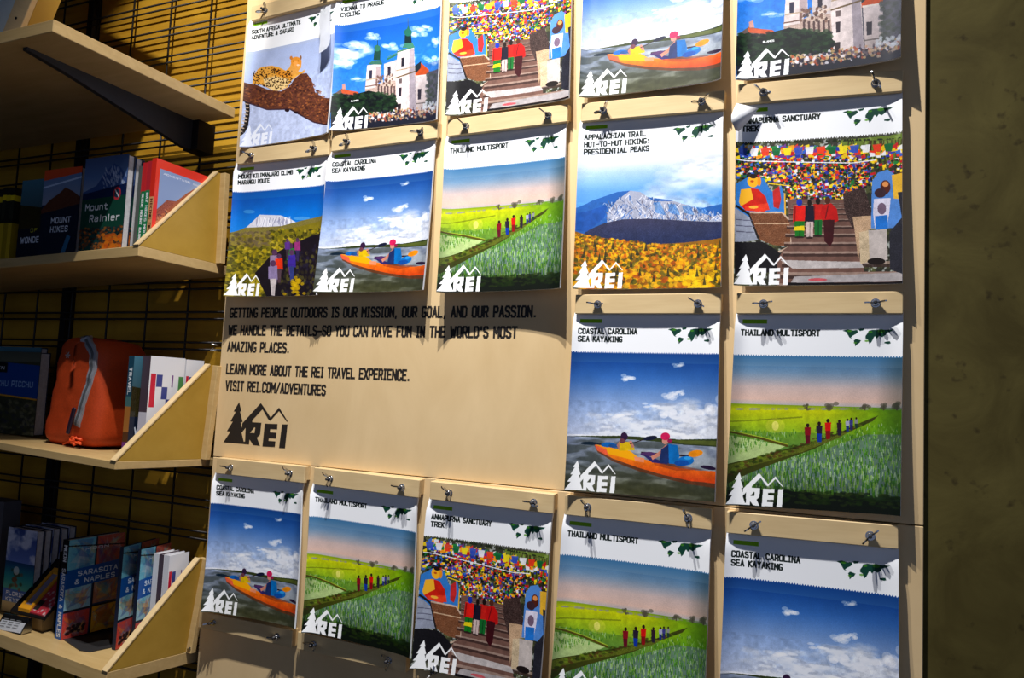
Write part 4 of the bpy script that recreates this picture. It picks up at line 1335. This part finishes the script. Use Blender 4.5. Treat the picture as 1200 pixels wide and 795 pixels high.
SP_YEL2 = spine_mat('yellow_black_spine_b', [(0, (20, 20, 18)), (.10, (225, 195, 20)), (.17, (40, 42, 30)), (.42, (16, 16, 10)), (.47, (185, 155, 30))])

g2 = 'guidebooks on the second shelf'
def s2z(x, y=-.2): return S2.top(x, y) + .0005
HP = math.pi / 2
book('guidebook', 'guidebook with a lone mountain and green band facing out, front of its stack', 'book', -.272, -.222, s2z(-.2), .150, .018, .235, 0, C_RAIN, SP_DARK, g2)
for i, lab in enumerate(['middle', 'rearmost']):
    book('guidebook', f'{lab} copy behind the green banded mountain guidebook, showing white page edges', 'book', -.270 + .002 * i, -.2015 + .020 * i, s2z(-.2), .149, .018, .233 - .003 * i, 0, C_RAIN, SP_DARK, g2)
book('guidebook', 'navy guidebook with an orange top and brown peak, left of the green banded one', 'book', -.432, -.215, s2z(-.36), .140, .020, .226, 0, C_WOND, SP_DARK, g2)
book('guidebook', 'copy behind the navy orange topped guidebook with white page edges', 'book', -.43, -.193, s2z(-.36), .139, .020, .225, 0, C_WOND, SP_DARK, g2)
book('guidebook', 'dark guidebook with white capitals, between the yellow spines and the navy one', 'book', -.540, -.200, s2z(-.48), .125, .018, .215, 0, C_DARK, SP_DARK, g2)
book('guidebook', 'taller guidebook with a teal top leaning behind the dark books', 'book', -.475, -.120, s2z(-.42), .13, .015, .250, 0, C_DARK, SP_DARK, g2, lean=.05)
for i in range(9):
    labs = ['rightmost', 'second from right', 'third from right', 'fourth from right', 'fifth from right', 'sixth from right', 'seventh from right', 'eighth from right', 'leftmost']
    x = -.560 - i * .0165
    book('slim_guidebook', f'{labs[i]} of the black and yellow spined guidebooks on the second shelf', 'book', x, -.205, s2z(x), .135, .0155, .200 + .002 * (i % 3), HP, SP_YEL, SP_YEL if i % 2 else SP_YEL2, 'black and yellow spined guidebooks')
# spines beside the bracket: rotated books (front cover faces +x)
xs = [(-.1, .012, SP_GREY, 'slim grey spined book beside the green and red spines', .205), (-.086, .0135, SP_GREEN, 'left one of the two green and red spined guidebooks', .212), (-.0715, .0135, SP_GREEN2, 'right one of the two green and red spined guidebooks', .214)]
for x, T, sp, lab, H in xs:
    book('guidebook', lab, 'book', x + T / 2, -.205, s2z(x), .165, T, H, HP, SP_GREEN, sp, g2)
book('guidebook', 'red framed guidebook with a rocky brown peak, beside the wooden bracket', 'book', -.0465, -.207, s2z(-.05), .185, .0145, .218, HP, C_RED, SP_RED, g2)


# shelf 3
def cov_blue():
    A = cover_art(260, 280, (55, 58, 40))
    A.grad(0, .12, [(0, (70, 75, 65)), (1, (85, 88, 75))])
    A.poly([(0, .12), (1, .16), (1, .56), (0, .5)], (14, 62, 140), raw=True)
    A.poly([(0, .12), (.42, .14), (.42, .26), (0, .25)], (12, 14, 18), raw=True)
    A.text('ALKN', .08, .225, .28, .045, (200, 205, 210), .2)
    A.text('MACHU PICCHU', .12, .43, .78, .075, (140, 165, 205), .16)
    A.line([(0, .515), (1, .57)], .02, (200, 140, 30), raw=True)
    for i in range(260):
        A.ell(random.random(), random.uniform(.6, 1), .04, .018, random.choice([(60, 62, 35), (95, 92, 60), (35, 36, 25), (40, 42, 60), (120, 115, 90)]), .6, rot=random.uniform(-.6, .6), raw=True)
    return A.material('blue_banded_cover', .3, .5)


def cov_white():
    A = cover_art(160, 280, (232, 232, 238))
    A.poly([(.04, .17), (.18, .17), (.18, .5), (.04, .5)], (205, 30, 60), raw=True)
    for x, y in [(.2, .18), (.36, .3), (.5, .42), (.68, .42)]: A.poly([(x, y), (x + .17, y), (x + .17, y + .12), (x, y + .12)], (60, 70, 140), raw=True)
    A.poly([(.84, .19), (.98, .19), (.98, .52), (.84, .52)], (80, 140, 80), raw=True); A.line([(.66, .18), (.66, .3)], .04, (120, 80, 140), raw=True)
    return A.material('white_blocks_cover', .4, .4)


C_BLUE, C_WHITE = cov_blue(), cov_white()
SP_TEAL = spine_mat('teal_orange_spine', [(0, (30, 70, 90)), (.4, (70, 110, 110)), (.5, (170, 110, 50)), (.75, (90, 55, 30)), (.85, (110, 50, 130))], 'TRAVEL', v0=.12, v1=.38)
SP_PURP = spine_mat('dark_plum_spine', [(0, (75, 60, 70)), (.55, (205, 200, 210))])
SP_W = spine_mat('white_spine', [(0, (220, 220, 225))])
g3 = 'books on the third shelf'
def s3z(x, y=-.15): return S3.top(x, y) + .0005
book('travel_guide', 'blue banded travel guide facing out at the left of the orange cube', 'book', -.735, -.13, s3z(-.64), .205, .03, .222, .08, C_BLUE, SP_DARK, g3)
book('travel_guide', 'dark book standing behind the blue banded travel guide', 'book', -.80, -.08, s3z(-.7), .205, .02, .235, .05, C_DARK, SP_DARK, g3)
book('travel_guide', 'teal and orange spined book between the orange cube and white booklets', 'book', -.092, -.185, s3z(-.1), .14, .018, .238, HP, C_DARK, SP_TEAL, g3)
book('booklet', 'white booklet with coloured blocks standing in front by the bracket', 'book', -.060, -.166, s3z(-.06), .102, .026, .242, HP, C_WHITE, SP_PURP, g3)
book('booklet', 'second white booklet with coloured blocks, behind the front one', 'book', -.060, -.060, s3z(-.06), .056, .026, .240, HP, C_WHITE, SP_W, g3)

# orange packing cube
def packing_cube():
    root = empty('packing_cube', (-.335, -.09, s3z(-.34)), (0, 0, 0))
    tag(root, 'orange fabric packing cube with a grey zip, standing among the books', 'packing cube')
    bm = bmesh.new()
    W, D, H = .215, .15, .275
    nx, ny, nz = 14, 10, 18
    nseed = np.random.default_rng(4)
    ph = nseed.random(12) * 6.28

    def S(u, v, w):
        # u,v,w in -1..1 on cube surface -> soft box
        r = (abs(u) ** 7 + abs(v) ** 7 + abs(w) ** 7) ** (1 / 7)
        u, v, w = u / r, v / r, w / r
        wr = .0012 * (math.sin(9 * u + 5 * w + ph[0]) * math.sin(7 * w + ph[1]) + .7 * math.sin(17 * u - 11 * w + ph[2]) + .5 * math.sin(23 * w + 9 * v + ph[3]))
        bulge = 1 + .06 * (1 - u * u) * (1 - w * w)
        x = u * W / 2 + wr * abs(u)
        y = v * D / 2 * bulge + wr * (1 if abs(v) > .7 else .3)
        z = (w + 1) / 2 * H
        t = (w + 1) / 2
        x = x * (1 - .10 * t) + (.028 * t if u < 0 else .0) + .01 * math.sin(t * 3)
        z += -.010 * (u > 0) * t * u + wr * .5 * (t > .1)
        if t < .08: z = max(z, 0)
        return (x, y, max(z, 0))
    cache = {}

    def vert(u, v, w):
        k = (round(u, 4), round(v, 4), round(w, 4))
        if k not in cache: cache[k] = bm.verts.new(S(*k))
        return cache[k]
    def gridf(f, a, b, flipn):
        for i in range(a):
            for j in range(b):
                q = [f(2 * i / a - 1, 2 * j / b - 1), f(2 * (i + 1) / a - 1, 2 * j / b - 1), f(2 * (i + 1) / a - 1, 2 * (j + 1) / b - 1), f(2 * i / a - 1, 2 * (j + 1) / b - 1)]
                vs = [vert(*p) for p in q]
                if len(set(vs)) < 4: continue
                fc = bm.faces.new(vs if not flipn else vs[::-1]); fc.smooth = True
    gridf(lambda a, b: (a, -1, b), nx, nz, False)
    gridf(lambda a, b: (a, 1, b), nx, nz, True)
    gridf(lambda a, b: (1, a, b), ny, nz, False)
    gridf(lambda a, b: (-1, a, b), ny, nz, True)
    gridf(lambda a, b: (a, b, 1), nx, ny, False)
    gridf(lambda a, b: (a, b, -1), nx, ny, True)
    fab = plain('orange_ripstop', (0.50, 0.055, 0.009), .55, 0, .3, .12, 300)
    new_obj('body', bm, fab, root, smooth=True)
    # zip tape from the top edge down the right part of the front
    path = [(-.9, -.2, .985), (-.3, -.55, 1), (.2, -.8, .99), (.55, -.98, .92), (.74, -1, .75), (.72, -1, .5), (.62, -1, .2), (.50, -1, -.1), (.40, -1, -.4), (.34, -1, -.62)]
    pts = []
    for i in range(len(path) - 1):
        for k in range(4):
            t = k / 4
            pts.append(Vector(S(*[path[i][c] * (1 - t) + path[i + 1][c] * t for c in range(3)])))
    pts.append(Vector(S(*path[-1])))
    def ribbon(name, hw, out, mat):
        bm = bmesh.new(); prev = None
        for i, p in enumerate(pts):
            d = (pts[min(i + 1, len(pts) - 1)] - pts[max(i - 1, 0)]).normalized()
            n = Vector((0, -1, .25)) if i > 8 else Vector((0, -.35, 1))
            n.normalize()
            s = d.cross(n).normalized()
            a, b_ = bm.verts.new(p + n * out - s * hw), bm.verts.new(p + n * out + s * hw)
            a2, b2 = bm.verts.new(p - n * .003 - s * hw * 1.1), bm.verts.new(p - n * .003 + s * hw * 1.1)
            cur = (a, b_, b2, a2)
            if prev:
                for q in range(4): bm.faces.new((prev[q], prev[(q + 1) % 4], cur[(q + 1) % 4], cur[q]))
            prev = cur
        bmesh.ops.recalc_face_normals(bm, faces=bm.faces)
        return new_obj(name, bm, mat, root, smooth=False)
    z_ = ribbon('zip_tape', .0105, .003, plain('grey_zip_tape', (.30, .31, .34), .6))
    ribbon('zip_teeth', .003, .0048, plain('dark_zip_teeth', (.10, .11, .12), .5))
    p = pts[-3]
    bm = bmesh.new(); add_box(bm, -.006, .006, -.004, .002, -.055, .012, bev=.002)
    t = new_obj('zip_pull', bm, plain('black_zip_pull', (.02, .01, .025), .4), root)
    t.location = p + Vector((-.006, -.008, .02)); t.rotation_euler = (0, .25, 0)
    # small emblem near the top left: pale star burst
    bm = bmesh.new(); c = Vector(S(-.42, -1, .66))
    for k in range(6):
        a = k * math.pi / 3
        d = Vector((math.cos(a), 0, math.sin(a))); s = Vector((-math.sin(a), 0, math.cos(a)))
        bm.faces.new([bm.verts.new(c + Vector((0, -.0015, 0)) + q) for q in (d * .001 - s * .0015, d * .009 - s * .0012, d * .009 + s * .0012, d * .001 + s * .0015)])
    new_obj('logo_patch', bm, plain('pale_print', (.5, .48, .5), .5), root)
    # mesh at the foot, brighter orange to stand in for light on it
    bm = bmesh.new()
    base = Vector(S(.25, -1, -.93))
    for k in range(16):
        a = Vector((base.x + random.uniform(-.03, .035), base.y - .004, .004 + random.uniform(0, .028)))
        b_ = Vector((base.x + random.uniform(-.035, .04), base.y - .010, .004 + random.uniform(0, .022)))
        add_cyl(bm, a, b_, .0035, .002, n=6)
    tag(new_obj('lit_foot_mesh', bm, plain('lit_orange_mesh', (.9, .10, .02), .5), root))
    return root


packing_cube()

# ---------------------------------------------------------------- shelf 4
def cov_city(seed=1):
    A = cover_art(200, 300, (40, 60, 90))
    r = random.Random(seed)
    pal = [(90, 170, 200), (170, 60, 60), (230, 190, 90), (50, 70, 150), (210, 200, 200), (235, 150, 40), (150, 80, 110), (60, 140, 170)]
    cells = [((0, 0), (.48, .42), (110, 185, 205)), ((.5, 0), (1, .42), (190, 90, 70)), ((0, .44), (.45, .72), (150, 195, 210)), ((.47, .44), (1, .70), (185, 120, 90)), ((0, .74), (.45, 1), (200, 70, 60)), ((.47, .72), (1, 1), (235, 165, 30))]
    for (a, b_, c) in cells:
        A.poly([a, (b_[0], a[1]), b_, (a[0], b_[1])], c, noise=8, raw=True)
        for k in range(26):
            A.poly([(r.uniform(a[0], b_[0]), r.uniform(a[1], b_[1])) for _ in range(3)], r.choice(pal), .35, raw=True)
    for x in (.485,): A.line([(x, 0), (x, 1)], .025, (20, 15, 25), raw=True)
    for y in (.43, .725): A.line([(0, y), (1, y)], .018, (20, 15, 25), raw=True)
    A.line([(0, .06), (1, .12)], .012, (20, 15, 25), raw=True)
    for i in range(20): A.ell(r.uniform(.03, .42), r.uniform(.88, .96), .03, .018, (40, 25, 30), .8, raw=True)
    A.ell(.72, .86, .14, .07, (190, 110, 20), .7, raw=True)
    A.text('MOON', .3, .13, .4, .03, (230, 230, 235), .2)
    A.poly([(0, .31), (.95, .28), (.95, .47), (0, .5)], (20, 85, 165), raw=True)
    A.text('SARASOTA', .2, .385, .7, .055, (225, 235, 245), .2); A.text('& NAPLES', .16, .465, .7, .055, (225, 235, 245), .2)
    return A.material('city_guide_cover_%d' % seed, .28, .5)


def cov_beach():
    A = cover_art(200, 280, (60, 110, 180))
    A.grad(0, .4, [(0, (50, 70, 130)), (1, (95, 120, 190))])
    clouds(A, 0, .4, lambda u, v: .55 + 0 * u, 9, 50, 1.5, (200, 205, 225))
    A.grad(.4, .72, [(0, (15, 60, 110)), (.5, (20, 130, 140)), (1, (60, 160, 140))])
    A.grad(.72, 1.01, [(0, (25, 90, 170)), (.5, (25, 90, 170)), (.55, (190, 165, 120)), (1, (180, 150, 100))])
    for i in range(30): A.ell(random.uniform(.2, .6), random.uniform(.5, .72), .05, .02, random.choice([(30, 60, 40), (120, 60, 40)]), .6, raw=True)
    A.ell(.4, .5, .1, .05, (220, 220, 220), .7, raw=True)
    A.text('FLORIDA', .12, .80, .7, .05, (230, 235, 240), .2); A.text('KEYS', .12, .87, .45, .05, (230, 235, 240), .2)
    return A.material('beach_cover', .3, .4)


C_CITY, C_BEACH = cov_city(1), cov_beach()
SP_CITY = spine_mat('blue_black_spine', [(0, (15, 15, 20)), (.34, (20, 90, 170))], 'MOON  SARASOTA & NAPLES', v0=.06, v1=.97)
g4 = 'books on the lowest shelf'
def s4z(x, y=-.15): return S4.top(x, y) + .0005
PT = .0025
book('travel_guide', 'front copy of the collage covered city guide with blue title band, on the bookend', 'book', -.276, -.172, s4z(-.26) + PT, .150, .024, .236, HP - .05, C_CITY, SP_CITY, g4)
book('travel_guide', 'second collage covered guide, right of the front copy', 'book', -.140, -.130, s4z(-.13), .13, .010, .240, HP + .22, C_CITY, SP_DARK, g4)
book('travel_guide', 'third collage covered guide, partly hidden behind the bracket', 'book', -.110, -.105, s4z(-.10), .10, .010, .236, HP + .12, C_CITY, SP_DARK, g4)
for i in range(3):
    book('booklet', ['white spined booklet nearest the collage guides on the lowest shelf', 'middle white spined booklet on the lowest shelf', 'white spined booklet nearest the bracket on the lowest shelf'][i], 'book',
         -.085 + i * .018, -.075, s4z(-.08), .06, .016, .225, HP, C_WHITE, [SP_W, SP_PURP, SP_W][i], g4)
x0 = float(bp(8, 690, -.12)[0])
book('travel_guide', 'beach covered guide with a blue title block at the far left', 'book', x0, -.13, s4z(x0), .115, .02, .215, 0, C_BEACH, SP_DARK, g4)
for i in range(4):
    book('travel_guide', ['first', 'second', 'third', 'last'][i] + ' copy stacked behind the beach covered guide', 'book', x0 + .002 * i, -.108 + i * .021, s4z(x0), .114, .0195, .214 + .002 * (i % 2), 0, C_BEACH, SP_DARK, g4)
bx = float(bp(-4, 600, -.05)[0])
tag(box_obj('storage_box', (bx - .1, bx + .06, -.07, -.02, s4z(bx), s4z(bx) + .25), M['grey_plastic']), 'grey box standing behind the beach covered guides', 'box')

# bookend plate
be = empty('bookend', (0, 0, 0), (0, 0, 0))
tag(be, 'black metal bookend plate under the collage covered guides', 'bookend')
zb = s4z(-.25)
bm = bmesh.new()
pts = [(-.335, -.150), (-.185, -.190), (-.162, -.180), (-.160, -.030), (-.335, -.020)]
A_ = [bm.verts.new((x, y, S4.top(x, y) + .0003)) for x, y in pts]; B_ = [bm.verts.new((x, y, S4.top(x, y) + .0023)) for x, y in pts]
bm.faces.new(A_[::-1]); bm.faces.new(B_)
for i in range(5): bm.faces.new((A_[i], A_[(i + 1) % 5], B_[(i + 1) % 5], B_[i]))
new_obj('base_plate', bm, M['grey_metal'], be)
bm = bmesh.new(); add_prism(bm, [(-.150, zb + .008), (-.02, zb + .008), (-.02, zb + .21), (-.06, zb + .225), (-.150, zb + .20)], 0, -.338, -.335)
new_obj('upright_plate', bm, M['metal'], be)


# angled tray with cards
tr = empty('card_tray', (-.395, -.120, s4z(-.40) + .0), (0, 0, 0))
tag(tr, 'small black angled tray of cards in front of the beach guides', 'tray')
bm = bmesh.new()
TW, TD = .125, .12
def tp(x, y, lift=0.0):  # tray plane slopes up to the back
    return (x, y, .034 + (y + .06) * .95 + lift)
q = [tp(-TW / 2, -.06), tp(TW / 2, -.06), tp(TW / 2, .06), tp(-TW / 2, .06)]
vb = [bm.verts.new(p) for p in q]; vt = [bm.verts.new((p[0], p[1], p[2] + .003)) for p in q]
bm.faces.new(vb[::-1]); bm.faces.new(vt)
for i in range(4): bm.faces.new((vb[i], vb[(i + 1) % 4], vt[(i + 1) % 4], vt[i]))
new_obj('tray_plate', bm, M['metal'], tr)
for s in (-1, 1):
    bm = bmesh.new()
    add_prism(bm, [(-.06, .030), (.06, .146), (.06, .156), (-.06, .040)], 0, s * TW / 2 - .001, s * TW / 2 + .001)
    new_obj('tray_side', bm, M['metal'], tr)
bm = bmesh.new(); add_prism(bm, [(-.045, 0), (.05, 0), (.05, .10), (.035, .10), (-.03, .035), (-.05, .035)], 0, -.04, .04)
new_obj('stand', bm, plain('cardboard', (.30, .2, .08), .8), tr)
def slab(name, x0, x1, y0, y1, t0, t1, mat, parent, label=None, hole=None):
    bm = bmesh.new()
    def quad(a0, a1, b0, b1, l0, l1):
        v0 = [bm.verts.new(tp(*p, l0)) for p in ((a0, b0), (a1, b0), (a1, b1), (a0, b1))]
        v1 = [bm.verts.new(tp(*p, l1)) for p in ((a0, b0), (a1, b0), (a1, b1), (a0, b1))]
        bm.faces.new(v0[::-1]); bm.faces.new(v1)
        for i in range(4): bm.faces.new((v0[i], v0[(i + 1) % 4], v1[(i + 1) % 4], v1[i]))
    if hole:
        w = hole
        quad(x0, x0 + w, y0, y1, t0, t1); quad(x1 - w, x1, y0, y1, t0, t1)
        quad(x0 + w, x1 - w, y0, y0 + w, t0, t1); quad(x0 + w, x1 - w, y1 - w, y1, t0, t1)
    else: quad(x0, x1, y0, y1, t0, t1)
    return new_obj(name, bm, mat, parent)
M['yellow'] = plain('yellow_plastic', (.78, .33, .015), .4)
def card_mat():
    m, nt, b = mat_new('red_patterned_card')
    tc = nt.nodes.new('ShaderNodeTexCoord'); v = nt.nodes.new('ShaderNodeTexVoronoi'); v.inputs['Scale'].default_value = 75
    nt.links.new(tc.outputs['Object'], v.inputs['Vector'])
    r = nt.nodes.new('ShaderNodeValToRGB'); r.color_ramp.elements[0].color = (.6, .45, .45, 1); r.color_ramp.elements[1].color = (.45, .025, .04, 1)
    r.color_ramp.elements[0].position = .12; r.color_ramp.elements[1].position = .38
    nt.links.new(v.outputs['Distance'], r.inputs[0]); nt.links.new(r.outputs[0], b.inputs['Base Color'])
    return m
gd = empty('yellow_gadget', (-.395, -.120, s4z(-.40)))
tag(gd, 'yellow plastic gadget with a clear window lying on the card tray', 'gadget')
slab('casing', -.040, .002, -.056, .03, .003, .011, M['yellow'], gd, hole=.009)
slab('window', -.031, -.007, -.047, .021, .003, .006, plain('grey_window', (.25, .22, .3), .2), gd)
cd = slab('patterned_card', .004, .060, -.056, .028, .0035, .0065, card_mat(), None)
cd.location = (-.395, -.120, s4z(-.40)); tag(cd, 'red and white patterned card beside the yellow gadget on the tray', 'card')
slab('black_mark', .006, .024, -.050, -.032, .0066, .0074, M['ink'], cd)
# price tag
pt = empty('price_tag', (-.405, -.205, s4z(-.4, -.2)), (0, 0, .12))
tag(pt, 'silver price tag holder with a white label on the lowest shelf', 'price tag')
bm = bmesh.new(); add_prism(bm, [(-.014, .0), (.016, .0), (.012, .034), (.008, .034)], 0, -.042, .042)
new_obj('holder', bm, M['zinc'], pt)
bm = bmesh.new()
f = bm.faces.new([bm.verts.new(v) for v in ((-.038, -.0135, .003), (.038, -.0135, .003), (.038, .0067, .031), (-.038, .0067, .031))])
bmesh.ops.solidify(bm, geom=bm.faces[:], thickness=-.0006)
new_obj('label_card', bm, M['paper'], pt)
bm = bmesh.new()
for k in range(4):
    t0 = .25 + k * .17
    for s in range(3):
        xa = -.032 + s * .02; xb = xa + .014
        def L(x, t): return (x, -.0135 + .0202 * t - .0012, .003 + .028 * t)
        bm.faces.new([bm.verts.new(v) for v in (L(xa, t0), L(xb, t0), L(xb, t0 + .05), L(xa, t0 + .05))])
new_obj('small_print', bm, plain('grey_ink', (.2, .2, .2), .6), pt)
# dark blue pouch behind the tray
bm = bmesh.new(); add_box(bm, -.44, -.345, -.05, -.02, s4z(-.4), s4z(-.4) + .18, bev=.004)
tag(new_obj('blue_pouch', bm, plain('navy_fabric', (.012, .035, .12), .8)), 'navy pouch standing behind the card tray', 'pouch')
# low dark cabinet top below the lowest shelf
low = empty('low_cabinet', (-1.0, -.15, 0))
tag(low, 'low dark cabinet with a grey cloth top under the lowest shelf', 'cabinet')
box_obj('carcass', (-.9, .6, -.14, .14, 0, .60), M['metal'], low, .003)
box_obj('top_mat', (-.9, .6, -.145, .145, .60, .612), M['grey_plastic'], low, .003)
